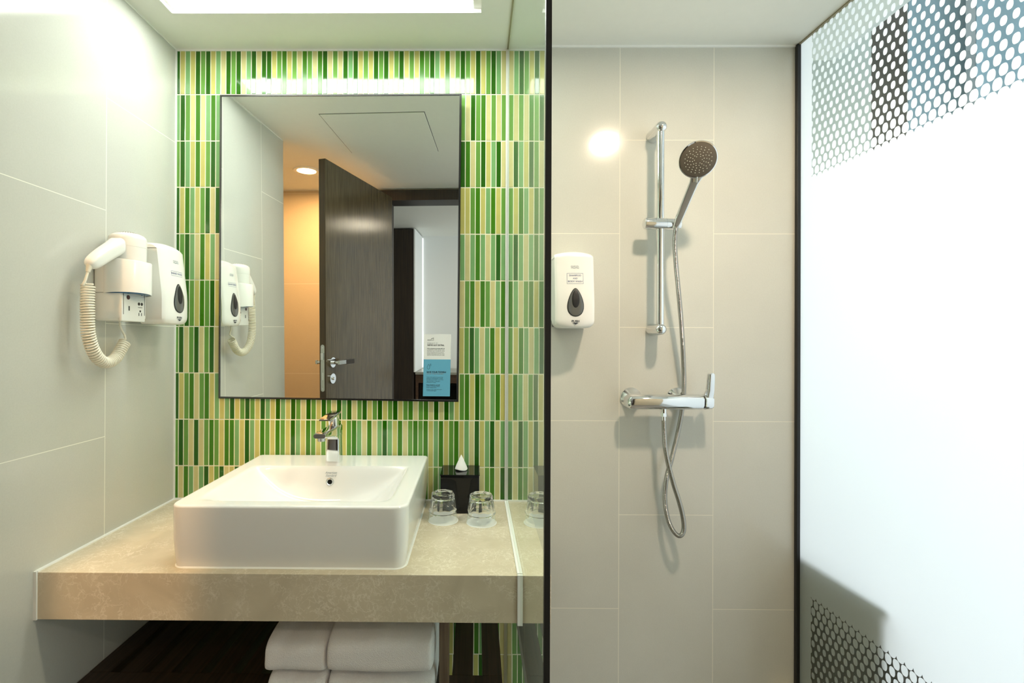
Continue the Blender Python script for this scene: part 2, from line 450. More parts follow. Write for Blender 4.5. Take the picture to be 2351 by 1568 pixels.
for r in range(15):
    z1 = CEIL - .002 if r == 0 else ztop - .1515 * (r - 1) - .0010
    z0 = ztop - .1515 * r + .0010
    z0 = max(z0, FLOOR + .002)
    if z1 - z0 < .01: break
    row = fill(ROWS[r] if r < len(ROWS) else '|', N)
    jit = random.uniform(-.0012, .0012)
    for k in range(N):
        x1 = x_end - PT * (N - 1 - k) + .0135 - .0135 + (0 if k == N - 1 else jit)
        x0 = x1 - PT + .0021
        if k == N - 1: x0 = x1 - .0138
        x0 = max(x0, XL + .002)
        if x1 - x0 < .003: continue
        ch = row[k]
        if random.random() < .42: ch = ch.lower()
        mi = 1 + keys.index(ch)
        t = random.uniform(-.00016, .00016); t2 = random.uniform(-.0004, .0004)
        yb, yf, e = YM + .0018, YM - .0016, .0010
        zz0, zz1 = z0 + random.uniform(0, .0006), z1 - random.uniform(0, .0006)
        back = [(x0, yb, zz0), (x1, yb, zz0), (x1, yb, zz1), (x0, yb, zz1)]
        mid_ = [(x0, yf + .0011, zz0), (x1, yf + .0011, zz0), (x1, yf + .0011, zz1), (x0, yf + .0011, zz1)]
        top = [(x0 + e, yf + t + t2, zz0 + e), (x1 - e, yf - t + t2, zz0 + e), (x1 - e, yf - t - t2, zz1 - e), (x0 + e, yf + t - t2, zz1 - e)]
        vb = [[bm.verts.new(q) for q in rr] for rr in (back, mid_, top)]
        for a, b2 in ((0, 1), (1, 2)):
            for i in range(4):
                f = bm.faces.new((vb[a][i], vb[a][(i + 1) % 4], vb[b2][(i + 1) % 4], vb[b2][i])); f.material_index = mi
        f = bm.faces.new(vb[2]); f.material_index = mi
struct('wall_back', bm, [M_grout] + [M_glasstile[k] for k in keys])

# right wall: one tall frosted glass sheet, slightly splayed, with its black corner gasket and ceiling channel
def xr(y): return 1.0255 + .045 * (YS - y)
bm = BM()
ya, yb_ = -.09, YS - .002
vs = []
for y in (ya, yb_):
    for dx in (0.0, .010):
        for z in (FLOOR, CEIL - .002): vs.append(bm.verts.new((xr(y) + dx, y, z)))
bm.faces.new([vs[i] for i in (0, 4, 5, 1)])
bmesh.ops.delete(bm, geom=[v for v in vs if not v.link_faces], context='VERTS')
wr = struct('wall_right', bm, M_frost)
for p in wr.data.polygons:
    if p.normal.x > 0: p.flip()
wr.data.update()
bm = BM()
loft(bm, [[(xr(ya) + a, ya, z) for a, z in ((.0006, FLOOR), (.010, FLOOR), (.010, CEIL - .002), (.0006, CEIL - .002))], [(xr(yb_) + a, yb_, z) for a, z in ((.0006, FLOOR), (.010, FLOOR), (.010, CEIL - .002), (.0006, CEIL - .002))]])
obj('glass_sheet', bm, M_thin, wr)
bm = BM(); box(bm, 1.0150, 1.0320, YS - .014, YS - .001, FLOOR, CEIL - .001, bevel=.002); struct('trim_1', bm, M_black)
bm = BM()
for (o1, o2, zz, h) in ((-.006, .0, 0, .004),):
    loft(bm, [[(xr(y) + o1, y, CEIL - h), (xr(y) + .004, y, CEIL - h), (xr(y) + .004, y, CEIL), (xr(y) + o1, y, CEIL)] for y in (ya, YS)])
M_bead = mat('aged_sealant', (.30, .27, .17), .5)
struct('trim_2', bm, M_bead)
# white sealant lines
bm = BM()
box(bm, XL, .0985, YM - .005, YM, CEIL - .005, CEIL); box(bm, .104, 1.02, YS - .005, YS, CEIL - .006, CEIL)
box(bm, XL, XL + .004, YM - .006, YM, -.52, CEIL)
struct('trim_3', bm, M_silicone)
bm = BM(); box(bm, XL, XL + .003, .77, YM, CEIL - .003, CEIL); struct('trim_4', bm, M_silicone)
# little stone ledge low in the shower corner
bm = BM(); box(bm, .962, 1.0140, 1.50, YS, -1.14, -1.0965, bevel=.003)
ld = obj('corner_ledge', bm, M_stone, org=(.99, 1.53, -1.14)); tagit(ld, 'pale stone corner ledge low in the shower beside the black gasket', 'ledge')

# ================================================================== LIGHT FITTINGS
t = thing('ceiling_light', 'long rectangular white light panel on the ceiling above the basin', 'light', (-.44, 1.33, CEIL))
bm = BM()
for b4 in ((hx0, -.878, hy0, hy1), (-.012, hx1, hy0, hy1), (-.878, -.012, hy0, hy0 + .006)): box(bm, *b4, CEIL + .012, CEIL + .022)
for b4 in ((hx0, hx1, hy1 - .0012, hy1), (hx0, hx1, hy0, hy0 + .0012), (hx0, hx0 + .0012, hy0, hy1), (hx1 - .0012, hx1, hy0, hy1)): box(bm, *b4, CEIL + .0005, CEIL + .022)
obj('frame', bm, M_white_plastic, t)
bm = BM(); box(bm, -.878, -.012, hy0 + .006, hy1 - .0012, CEIL + .014, CEIL + .020); obj('diffuser', bm, M_panel_light, t, label='glowing white diffuser')
def downlight(x, y, r, lens, label):
    t = thing('downlight', label, 'light', (x, y, CEIL))
    bm = BM(); lathe(bm, [(r, 0), (r + .012, 0), (r + .010, .004), (r, .006)], (x, y, CEIL - .0062), (0, 0, 1), 40); 
    bm.free(); bm = BM()
    n = 40
    rings = []
    for rr, h in ((r * .86, .0), (r * 1.25, .0), (r * 1.2, -.006), (r * .90, -.006)):
        rings.append([(x + rr * math.cos(2 * PI * k / n), y + rr * math.sin(2 * PI * k / n), CEIL - .0003 + h) for k in range(n)])
    loft(bm, rings, False, closed=True)
    obj('trim_ring', bm, M_white_plastic, t, smooth=True)
    bm = BM(); lathe(bm, [(r * .86, 0), (r * .86, .003)], (x, y, CEIL - .004), (0, 0, 1), 40); obj('lens', bm, lens, t, label='glowing round lens')
    return t
downlight(.61, .80, .056, M_lamp_shower, 'round recessed downlight in the ceiling over the shower')
downlight(-1.045, .325, .060, M_lamp_alcove, 'round recessed downlight glowing warm beside the open door, seen in the mirror')
downlight(.39, -.78, .060, M_lamp_hall, 'round recessed downlight in the hall ceiling outside the bathroom doorway')
t = thing('access_panel', 'flush square access panel in the white ceiling, seen in the mirror', 'access panel', (-.47, .82, CEIL))
bm = BM(); box(bm, -.695, -.247, .592, 1.047, CEIL - .003, CEIL - .0003, bevel=.001, seg=1); obj('panel', bm, M_paint, t)
bm = BM(); e = .0028
for b4 in ((-.695 - e, -.247 + e, 1.047, 1.047 + e), (-.695 - e, -.247 + e, .592 - e, .592), (-.695 - e, -.695, .592, 1.047), (-.247, -.247 + e, .592, 1.047)):
    box(bm, *b4, CEIL - .0008, CEIL - .0002)
obj('gap', bm, M_dark_metal, t, label='dark shadow gap')

# ================================================================== DOOR, HALL (seen in the mirror)
t = thing('door_1', None, None, (-.62, -.06, FLOOR)); t['kind'] = 'structure'
bm = BM(); box(bm, -.72, .28, -.215, -.062, .868, .935); box(bm, -.72, -.655, -.215, -.062, FLOOR, .868); box(bm, .215, .28, -.215, -.062, FLOOR, .868)
obj('door_frame', bm, M_wenge_v, t)
hx, hy = -.612, .030           # hinge line
ax_, ay_ = -.779, .752         # free edge
dv = Vector((ax_ - hx, ay_ - hy, 0)); Ld = dv.length; ang = math.atan2(dv.y, dv.x)
DX = Matrix.Translation((hx, hy, 0)) @ Matrix.Rotation(ang, 4, 'Z')      # local x along the leaf, local y = -face (room side is -y)
bm = BM(); box(bm, 0, Ld - .0005, 0, .036, FLOOR + .01, .862); leaf = obj('door_leaf', bm, M_door, t, xf=DX)
bm = BM(); box(bm, Ld - .0005, Ld + .0008, .0005, .0355, FLOOR + .01, .8615); obj('door_edge', bm, M_door_edge, leaf, xf=DX, label='dark brown free edge of the door')
bm = BM()
ring = [(Ld + .0008, .018 + a, -.163 + b) for a, b in rrect(.021, .232, .0104, 6)]
loft(bm, [ring, [(q[0] + .0016, q[1], q[2]) for q in ring]]); sp = obj('strike_plate', bm, M_chrome_dull, leaf, xf=DX)
bm = BM(); box(bm, Ld + .002, Ld + .010, .011, .025, -.122, -.088, bevel=.001); box(bm, Ld + .002, Ld + .0032, .013, .020, -.222, -.185)
for zc in (-.062, -.265): cyl(bm, (Ld + .002, .018, zc), (Ld + .0028, .018, zc), .003, seg=12)
o = obj('latch', bm, M_chrome, leaf, xf=DX)
for side, y0 in ((-1, 0), (1, .036)):
    hxl = Ld - .050
    bm = BM(); cyl(bm, (hxl, y0, -.137), (hxl, y0 + side * .009, -.137), .0255, seg=36); cyl(bm, (hxl, y0 + side * .009, -.137), (hxl, y0 + side * .045, -.137), .010, seg=20)
    cyl(bm, (hxl, y0, -.218), (hxl, y0 + side * .008, -.218), .0255, seg=36); cyl(bm, (hxl, y0 + side * .008, -.218), (hxl, y0 + side * .016, -.218), .008, .006, seg=20)
    obj('rose', bm, M_chrome, leaf, xf=DX, smooth=True)
    bm = BM(); box(bm, hxl - .130, hxl + .011, y0 + side * .046 - .006, y0 + side * .046 + .006, -.147, -.127, bevel=.0015); lo = obj('lever_handle', bm, M_chrome_dull, leaf, xf=DX)
    bm = BM(); box(bm, hxl - .131, hxl - .052, y0 + side * .046 - .0072, y0 + side * .046 + .0072, -.1485, -.1255, bevel=.0015); obj('grip', bm, M_wenge_v, leaf, xf=DX, label='dark wood grip')

bm = BM(); box(bm, -2.0, 3.5, -1.85, -1.73, FLOOR, CEIL); struct('wall_hall', bm, M_room)
bm = BM(); box(bm, -2.0, -1.9, -1.73, -.19, FLOOR, CEIL); struct('wall_hall_side', bm, M_room)
t = thing('wardrobe', 'tall dark brown wardrobe beyond the open door, seen in the mirror', 'wardrobe', (-1.1, -1.5, FLOOR))
bm = BM(); box(bm, -1.6, -.712, -1.725, -1.315, FLOOR, CEIL - .01); obj('carcass', bm, M_wenge_v, t)
bm = BM(); box(bm, -1.15, -.72, -1.315, -1.300, FLOOR + .05, CEIL - .02, bevel=.002); obj('door', bm, M_wenge_v, t)
bm = BM(); box(bm, -.712, -.700, -1.725, -1.300, -.37, CEIL - .01); obj('side_panel', bm, M_room, t, label='light grey side panel')
bm = BM(); box(bm, -.700, -.694, -1.728, -1.722, -.36, CEIL - .02); obj('edge_light', bm, emis('niche_led', (.93, .97, 1.0), 2.2), t, label='thin bright niche light line')
t = thing('minibar_cabinet', 'brown minibar counter beside the wardrobe, behind the towel card in the mirror', 'cabinet', (-.4, -1.5, FLOOR))
bm = BM(); box(bm, -.698, .5, -1.725, -1.30, -.393, -.370, bevel=.002); obj('counter_top', bm, mat('greige_top', (.30, .30, .26), .3), t)
bm = BM(); box(bm, -.698, .5, -1.725, -1.315, -.47, -.393); box(bm, -.698, -.672, -1.725, -1.315, FLOOR, -.47); obj('carcass', bm, wood('walnut', (.05, .025, .015), (.09, .05, .03), .4, 0), t)
bm = BM(); box(bm, -.664, -.10, -1.70, -1.318, -1.2, -.478, bevel=.004)
fr = obj('minibar_fridge', bm, M_gloss_black, org=(-.38, -1.5, -1.2)); tagit(fr, 'glossy black minibar fridge under the counter beyond the door, low in the mirror', 'fridge')

# ================================================================== BEDROOM SIDE (seen through the honeycomb film)
bm = BM(); box(bm, 1.05, 1.325, 1.64, 1.72, FLOOR, CEIL); box(bm, 1.20, 1.325, 1.64, 1.72, CEIL, 1.55); struct('wall_bedroom', bm, mat('room_paint_grey', (.42, .46, .43), .7))
bm = BM(); box(bm, 1.0, 3.5, 2.6, 2.7, FLOOR, 1.55); box(bm, 1.0, 1.1, 1.72, 2.6, FLOOR, 1.55); struct('wall_bedroom_far', bm, M_room)
bm = BM()
box(bm, 3.40, 3.50, -1.85, -1.3, FLOOR, 1.55); box(bm, 3.40, 3.50, 2.4, 2.7, FLOOR, 1.55); box(bm, 3.40, 3.50, -1.3, 2.4, 1.15, 1.55); box(bm, 3.40, 3.50, -1.3, 2.4, FLOOR, -.95)
struct('wall_bedroom_window', bm, M_room)
bm = BM()
for y in (-1.3, -.09, 1.12, 2.36): box(bm, 3.42, 3.46, y, y + .04, -.95, 1.15)
box(bm, 3.42, 3.46, -1.3, 2.4, -.95, -.91); box(bm, 3.42, 3.46, -1.3, 2.4, 1.11, 1.15)
struct('window_1', bm, M_white_plastic)
t = thing('wooden_screen', 'tall dark wood panel standing behind the honeycomb glass', 'panel', (1.45, 1.95, FLOOR))
bm = BM(); box(bm, 1.10, 1.700, 1.93, 1.96, FLOOR, 1.5); obj('panel', bm, M_wenge_v, t)
def curtain(x0, x1, y, amp, waves, label):
    bm = BM(); n = int((x1 - x0) / .006); a = []; b = []
    for i in range(n + 1):
        x = x0 + (x1 - x0) * i / n; yy = y + amp * math.sin(waves * 2 * PI * i / n)
        a.append((x, yy)); b.append((x, yy + .003))
    ring = a + b[::-1]
    loft(bm, [[(x, y_, FLOOR + .02) for x, y_ in ring], [(x, y_, 1.5) for x, y_ in ring]])
    o = obj('curtain', bm, M_curtain, org=((x0 + x1) / 2, y, FLOOR + .02), smooth=True)
    return tagit(o, label, 'curtain', 'blue grey curtains behind the glass')
curtain(1.705, 1.93, 1.93, .003, 2, 'narrow pale blue-grey curtain next to the dark wood panel behind the glass')
curtain(1.90, 3.3, 1.86, .006, 7, 'wide blue-grey curtain at the right edge behind the honeycomb glass')
t = thing('bedside_cabinet', 'dark wood bedside cabinet behind the lower corner of the frosted glass', 'cabinet', (1.25, 1.42, FLOOR))
bm = BM(); box(bm, 1.065, 1.50, 1.235, 1.635, FLOOR + .05, -.700, bevel=.003); obj('carcass', bm, M_wenge_v, t)
bm = BM(); box(bm, 1.060, 1.51, 1.228, 1.637, -.700, -.677, bevel=.002); obj('top', bm, M_wenge_v, t)

# ================================================================== WORKTOP, SHELF
WT, WH = -.5213, .1057
t = thing('worktop', 'thick cream stone worktop slab running from the left wall past the glass', 'worktop', (-.4, 1.32, WT - WH))
bm = BM(); box(bm, XL + .004, .1675, 1.0766, YM - .003, WT - WH, WT, bevel=.0012, seg=2); obj('slab', bm, M_stone, t)
bm = BM()
box(bm, XL, XL + .008, 1.0766, YM - .003, WT - .004, WT + .003); box(bm, XL, XL + .007, 1.073, 1.078, WT - WH, WT + .002)
box(bm, XL, .095, YM - .009, YM - .002, WT - .004, WT + .004)
obj('sealant', bm, M_silicone, t, label='white sealant line')
SZ = -.8483
bm = BM()
sy0, sy1 = 1.085, 1.575
slots = [(-.9285 + .0769 * k, -.9285 + .0769 * k + .0245) for k in range(14)]
xs = XL + .002; y_s0, y_s1 = 1.231, 1.545; th = .046
box(bm, xs, .068, sy0, y_s0, SZ - th, SZ, bevel=.001, seg=1); box(bm, xs, .068, y_s1, sy1, SZ - th, SZ, bevel=.001, seg=1)
px = xs
for a, b in slots:
    if a > .068: break
    box(bm, px, a, y_s0, y_s1, SZ - th, SZ); px = b
if px < .068: box(bm, px, .068, y_s0, y_s1, SZ - th, SZ)
t = thing('slatted_shelf', 'dark brown slatted wooden shelf under the worktop', 'shelf', (-.45, 1.33, SZ - th))
obj('slatted_board', bm, M_wenge, t)
bm = BM(); box(bm, -.0855, -.0620, 1.150, 1.172, SZ, WT - WH, bevel=.001); obj('post', bm, M_post, t, label='brown upright post')

# ================================================================== TOWELS
def towel(x0, x1, y0, y1, z0, z1, label, seed, side=0):
    rnd = random.Random(seed); bm = BM()
    w, h = y1 - y0, z1 - z0; n = 26; rings = []
    NX = 22
    for i in range(NX + 1):
        s = i / NX; x = x0 + (x1 - x0) * s
        edge = min(s, 1 - s); k = 1 - .10 * max(0, 1 - edge / .10) ** 2
        ring = []
        for j in range(n):
            a = 2 * PI * j / n; ca, sa = math.cos(a), math.sin(a)
            q = (abs(ca) ** 5 + abs(sa) ** 5) ** (-1 / 5)
            yy = (y0 + y1) / 2 + ca * q * w / 2 * (1 - (1 - k) * .25); zz = (z0 + z1) / 2 + sa * q * h / 2 * k
            wob = .0010 * math.sin(9 * s + j * .6 + seed) + .0007 * math.sin(23 * s + seed * 3 + j)
            if sa > -.6: zz += wob
            yy += .0018 * math.sin(7 * s + j + seed)
            ring.append((x, yy, zz))
        rings.append(ring)
    loft(bm, rings)
    t = thing('towel', label, 'towel', ((x0 + x1) / 2, (y0 + y1) / 2, z0), 'folded white towels on the shelf')
    o = obj('folded_cloth', bm, M_towel, t, smooth=True)
    o.modifiers.new('s', 'SUBSURF').levels = 1; o.modifiers['s'].render_levels = 2
    bm = BM(); n = 30
    top = [(x0 + .004 + (x1 - x0 - .008) * i / n, y0 - .0016 + .0009 * math.sin(i * .7 + seed), z0 + h * .46 + .0014 * math.sin(i * .5 + seed)) for i in range(n + 1)]
    return t
towel(-.482, -.343, 1.112, 1.46, SZ + .001, -.7755, 'lower of the two folded white towels in the left stack under the worktop', 1)
towel(-.486, -.341, 1.105, 1.46, -.7735, -.690, 'upper folded white towel of the left stack under the worktop', 2)
towel(-.345, -.092, 1.108, 1.46, SZ + .001, -.7745, 'lower of the two folded white towels in the wider right stack', 3)
towel(-.344, -.094, 1.098, 1.46, -.7725, -.676, 'upper folded white towel of the wider right stack beside the post', 4)

# ================================================================== WASHBASIN
bx0, bx1, by0, by1 = -.700, -.1545, 1.096, 1.572
bz0, bz1 = WT, -.378
t = thing('washbasin', 'rectangular white ceramic washbasin standing on the stone worktop', 'washbasin', ((bx0 + bx1) / 2, (by0 + by1) / 2, bz0))
bm = BM()
NX, NY = 110, 96
cxb, cyb = (bx0 + bx1) / 2, (by0 + by1) / 2
wb, db_ = bx1 - bx0, by1 - by0
ix0, ix1, iy0, iy1 = bx0 + .042, bx1 - .042, by0 + .030, 1.437
icx, icy = (ix0 + ix1) / 2, (iy0 + iy1) / 2
def sstep(a, b, v):
    v = max(0, min(1, (v - a) / (b - a))); return v * v * (3 - 2 * v)
def rimz(x, y): return bz1 + (y - by0) / db_ * .0045
def depth(x, y):
    u = abs(x - icx) / ((ix1 - ix0) / 2); 
    if u >= 1 or y <= iy0 or y >= iy1: return 0
    gx = (1 - u ** 2.6)
    front = sstep(0, .085, y - iy0); back = 1 - math.exp(-(iy1 - y) / .020) if True else 0
    back = min(1, back) * 1.0
    e = sstep(0, .018, min((1 - u) * (ix1 - ix0) / 2, y - iy0, iy1 - y) )
    return .103 * gx * front * back * (.35 + .65 * e)
def gridv(n, a, b, marks):
    vals = [a + (b - a) * i / n for i in range(n + 1)]
    return sorted(set(vals + marks))
gx_ = gridv(NX, bx0 + .006, bx1 - .006, []); gy_ = gridv(NY, by0 + .006, by1 - .006, [iy1 - k * .0012 for k in range(12)])
def corner_pull(x, y):
    "round the plan corners of the top sheet, tighter at the wall side"
    r = .026 if y < cyb else .007
    cx_ = min(max(x, bx0 + .006 + r), bx1 - .006 - r); cy_ = min(max(y, by0 + .006 + r), by1 - .006 - r)
    dx, dy = x - cx_, y - cy_; m_ = max(abs(dx), abs(dy)); L = math.hypot(dx, dy)
    if m_ > 0 and dx and dy: s_ = m_ / L; dx *= s_; dy *= s_
    return cx_ + dx, cy_ + dy
V = []
for x in gx_:
    col = []
    for y in gy_:
        X_, Y_ = corner_pull(x, y)
        col.append(bm.verts.new((X_, Y_, rimz(X_, Y_) - depth(X_, Y_))))
    V.append(col)
for i in range(len(gx_) - 1):
    for j in range(len(gy_) - 1): bm.faces.new((V[i][j], V[i + 1][j], V[i + 1][j + 1], V[i][j + 1]))
loop = [V[i][0] for i in range(len(gx_))] + [V[-1][j] for j in range(1, len(gy_))] + [V[i][-1] for i in range(len(gx_) - 2, -1, -1)] + [V[0][j] for j in range(len(gy_) - 2, 0, -1)]
prev = loop
steps = []
for k in range(1, 6):
    a = PI / 2 * k / 5; steps.append((.006 * math.sin(a), -.006 * (1 - math.cos(a))))
steps += [(.006, -.03), (.005, -.08), (.002, -.120), (-.001, -.138)]
base_pts = [v.co.copy() for v in loop]
def outward(p):
    r = .026 if p.y < cyb else .007; cx_ = min(max(p.x, bx0 + .006 + r), bx1 - .006 - r); cy_ = min(max(p.y, by0 + .006 + r), by1 - .006 - r)
    d = Vector((p.x - cx_, p.y - cy_, 0)); return d.normalized() if d.length > 1e-6 else Vector((0, 0, 0))
outs = [outward(p) for p in base_pts]
for off, dz in steps:
    cur = []
    for p, o_ in zip(base_pts, outs):
        q = p + o_ * off
        zt = p.z + dz if dz > -.137 else bz0 + .0005
        cur.append(bm.verts.new((q.x, q.y, zt)))
    for i in range(len(loop)):
        bm.faces.new((prev[i], prev[(i + 1) % len(loop)], cur[(i + 1) % len(loop)], cur[i]))
    prev = cur
bm.faces.new(prev)
basin = obj('bowl', bm, M_ceramic, t, smooth=True)
for p in basin.data.polygons: p.use_smooth = True
bm = BM()
cr = [(a + (bx0 + bx1) / 2, b + (by0 + by1) / 2) for a, b in rrect(wb - .006, db_ - .006, .031, 6)]
ci = [(a + (bx0 + bx1) / 2, b + (by0 + by1) / 2) for a, b in rrect(wb - .016, db_ - .016, .028, 6)]
loft(bm, [[(x, y, bz0 + .0002) for x, y in cr], [(x, y, bz0 + .004) for x, y in ci]], caps=False)
obj('sealant', bm, M_silicone, t)
# overflow ring and script logo on the sloping back of the bowl
def back_y(z):
    y = iy1
    while y > iy0 and rimz(-.43, y) - depth(-.43, y) > z: y -= .0005
    return y
zo = -.418
yo = back_y(zo)
sl = Vector((0, back_y(zo + .008) - back_y(zo - .008), .016)).normalized(); nrm = Vector((0, -sl.z, sl.y)); 
nrm = nrm if nrm.y < 0 else -nrm
oc = Vector((-.4285, yo, zo)) + nrm * .0015
bm = BM(); lathe(bm, [(.0068, -.003), (.0068, .0016), (.0085, .0030), (.0105, .0024), (.0118, .0004), (.0118, -.003)], oc, nrm, 36, caps=False); oring = obj('overflow_ring', bm, M_chrome_dull, t, smooth=True)
bm = BM(); lathe(bm, [(.0070, 0), (.0001, 0)], oc - nrm * .0004, nrm, 24); obj('overflow_hole', bm, M_black, oring)
bm = BM()
for s_, zz in (('American', .0040), ('Standard', -.0040)): merge(bm, text_bm(s_, .0088, shear=.35), off=(0, 0, zz))
zl = -.3965
for v in bm.verts:
    z = zl + v.co.z; v.co = Vector((-.4270 + v.co.x, back_y(z) - .0012, z))
obj('lettering', bm, M_ink_grey, basin, label='small grey script lettering')
bm = BM(); lathe(bm, [(.0001, .003), (.018, .0025), (.021, .0005), (.021, -.002)], (icx, icy + .02, rimz(icx, icy) - depth(icx, icy + .02) + .001), (0, 0, 1), 32); obj('drain', bm, M_chrome, t, smooth=True)

# ================================================================== FAUCET
t = thing('faucet', 'chrome single-lever faucet with flat spout on the back of the basin', 'faucet', (-.434, 1.485, -.374))
fx = -.4340; fy = -.0420
bm = BM()
def fr_(w, d, yc, z, r=.005): return [(fx + a, yc + fy + b, z) for a, b in rrect(w, d, r, 4)]
loft(bm, [fr_(.042, .044, 1.527, -.3745), fr_(.0425, .0445, 1.527, -.372), fr_(.0395, .0425, 1.529, -.33), fr_(.037, .042, 1.5305, -.292), fr_(.036, .042, 1.5325, -.264, .004), fr_(.034, .040, 1.5335, -.2615, .003)])
# spout: cross-sections marching towards the camera
def sp_ring(y, w, zt, zb, r): 
    c = (zt + zb) / 2; return [(fx + a, y + fy, c + b) for a, b in rrect(w, zt - zb, min(r, (zt - zb) / 2 - .0003), 4)]
loft(bm, [sp_ring(1.550, .0365, -.262, -.300, .005), sp_ring(1.515, .037, -.2618, -.306, .005), sp_ring(1.500, .037, -.2625, -.296, .005), sp_ring(1.46, .0365, -.2615, -.2845, .005),
          sp_ring(1.41, .036, -.2600, -.2775, .006), sp_ring(1.392, .0355, -.2600, -.2765, .007), sp_ring(1.385, .033, -.2625, -.2745, .006)])
obj('body', bm, M_chrome, t, smooth=True)
bm = BM(); cyl(bm, (fx, 1.363, -.2765), (fx, 1.363, -.2855), .0115, .0110, 28); obj('aerator', bm, M_chrome_dull, t, smooth=True)
bm = BM()
loft(bm, [fr_(.026, .030, 1.523, -.263, .006), fr_(.028, .032, 1.521, -.248, .006), fr_(.032, .038, 1.515, -.234, .006), fr_(.033, .045, 1.513, -.229, .006)])
lev = [(1.432, -.2320, .0035, .033), (1.440, -.2305, .0060, .0345), (1.49, -.2280, .0085, .035), (1.535, -.2240, .0085, .035), (1.543, -.2230, .005, .034)]
loft(bm, [[(fx + a, y + fy, z + b) for a, b in rrect(w, h, h / 2 - .0004, 4)] for y, z, h, w in lev])
obj('lever', bm, M_chrome, t, smooth=True)

# ================================================================== MIRROR + CARD
mn = Vector((-.0245, -1, -.0132)).normalized()
mc = Vector((-.4436, 1.5545, .2955))
mu = Vector((1, 0, 0)); mu = (mu - mn * mu.dot(mn)).normalized(); mw = mu.cross(-mn).normalized(); 
if mw.z < 0: mw = -mw
rl = -.0072
mu, mw = mu * math.cos(rl) + mw * math.sin(rl), mw * math.cos(rl) - mu * math.sin(rl)
MX = Matrix(((mu.x, -mn.x, mw.x, mc.x), (mu.y, -mn.y, mw.y, mc.y), (mu.z, -mn.z, mw.z, mc.z), (0, 0, 0, 1)))
t = thing('wall_mirror', 'large rectangular mirror with thin steel edge on the green mosaic wall', 'mirror', tuple(mc))
W2, H2 = .3885, .4885
bm = BM(); box(bm, -W2 + .004, W2 - .004, 0, .004, -H2 + .004, H2 - .004); obj('mirror_glass', bm, M_mirror, t, xf=MX)
bm = BM()
for b4 in ((-W2, -W2 + .004, -H2, H2), (W2 - .004, W2, -H2, H2), (-W2 + .004, W2 - .004, H2 - .004, H2), (-W2 + .004, W2 - .004, -H2, -H2 + .004)):
    box(bm, b4[0], b4[1], -.002, .008, b4[2], b4[3])
obj('frame', bm, M_edge, t, xf=MX, label='thin dark steel edge')
bm = BM()
k = .0022
for b4 in ((-W2 - k, -W2, -H2 - k, H2 + k), (W2, W2 + k, -H2 - k, H2 + k), (-W2, W2, H2, H2 + k), (-W2, W2, -H2 - k, -H2)):
    box(bm, b4[0], b4[1], .001, .009, b4[2], b4[3])
obj('gasket', bm, M_black, t, xf=MX, label='thin black outer line')
# card stuck on the mirror
cx0, cx1 = -.1665, -.0800; cz0, czm, cz1 = -.1800, -.0620, .0185
t = thing('notice_card', 'white and blue printed card stuck on the lower right of the mirror', 'card', ((cx0 + cx1) / 2, 1.545, cz0))
def on_mirror(bm, lift):                     # bm drawn in x-z; put it on the mirror's own plane
    for v in bm.verts:
        x, z = v.co.x, v.co.z
        y = mc.y - (mn.x * (x - mc.x) + mn.z * (z - mc.z)) / mn.y
        v.co = Vector((x, y - lift + v.co.y, z))
sk = .004 / .2      # the card leans a little
def lean(bm):
    for v in bm.verts: v.co.x += (v.co.z - cz1) * sk
card_part = {}
for nm, a, b, m_ in (('white_panel', czm, cz1, M_card_white), ('blue_panel', cz0, czm, M_card_blue)):
    bm = BM(); box(bm, cx0, cx1, -.0006, 0, a, b); lean(bm); on_mirror(bm, .0003); card_part[nm] = obj(nm, bm, m_, t)
def card_text(lines, name, m_, panel, lift=.0012):
    bm = BM()
    for s_, x, z, size, bold in lines:
        merge(bm, text_bm(s_, size, 'LEFT', bold=bold), off=(x, 0, z))
    lean(bm); on_mirror(bm, lift); obj(name, bm, m_, card_part[panel])
tx = cx0 + .0105; k = .0000255 * 49
px2z = lambda py: .0185 - (py - 205) / 7.84 * (.1985 / 143.0)
card_text([('FORGOT IT?', tx, px2z(371), .0062, 0)], 'lettering', M_ink_grey, 'white_panel')
card_text([('SAVE THE PLANET', tx, px2z(921), .0068, 0)], 'lettering', M_ink_grey, 'blue_panel')
L = [("WE'VE GOT EXTRA.", tx, px2z(405), .0062, .00018), ("We're pleased to provide with our", tx, px2z(463), .0040, .00010), ('compliments: combs, shaving cream,', tx, px2z(487), .0038, 0),
     ('disposable razor, toothbrush, cotton', tx, px2z(511), .0038, 0), ('wool and female sanitary products.', tx, px2z(535), .0038, 0), ('Simply call Reception and then head', tx, px2z(559), .0038, 0), ('down to collect the items you need.', tx, px2z(583), .0038, 0),
     ('SAVE YOUR TOWELS', tx, px2z(890), .0066, .00020), ('Think of the tons of towels being', tx, px2z(981), .0039, 0), ('laundered unnecessarily in hotels', tx, px2z(1004), .0039, 0), ('throughout the world - and of the', tx, px2z(1028), .0039, 0),
     ('huge quantities of detergent', tx, px2z(1053), .0039, 0), ('polluting our water.', tx, px2z(1077), .0039, 0), ('Please decide for yourself:', tx, px2z(1123), .0041, .00012), ('Towels on the floor means:', tx, px2z(1148), .0039, 0),
     ("'Please replace them'", tx, px2z(1170), .0039, 0), ('Towels on the towel rail means:', tx, px2z(1204), .0039, 0), ("'I will use them again'", tx, px2z(1227), .0039, 0)]
card_text(L[:7], 'lettering', M_ink, 'white_panel'); card_text(L[7:], 'lettering', M_ink, 'blue_panel')
bm = BM()
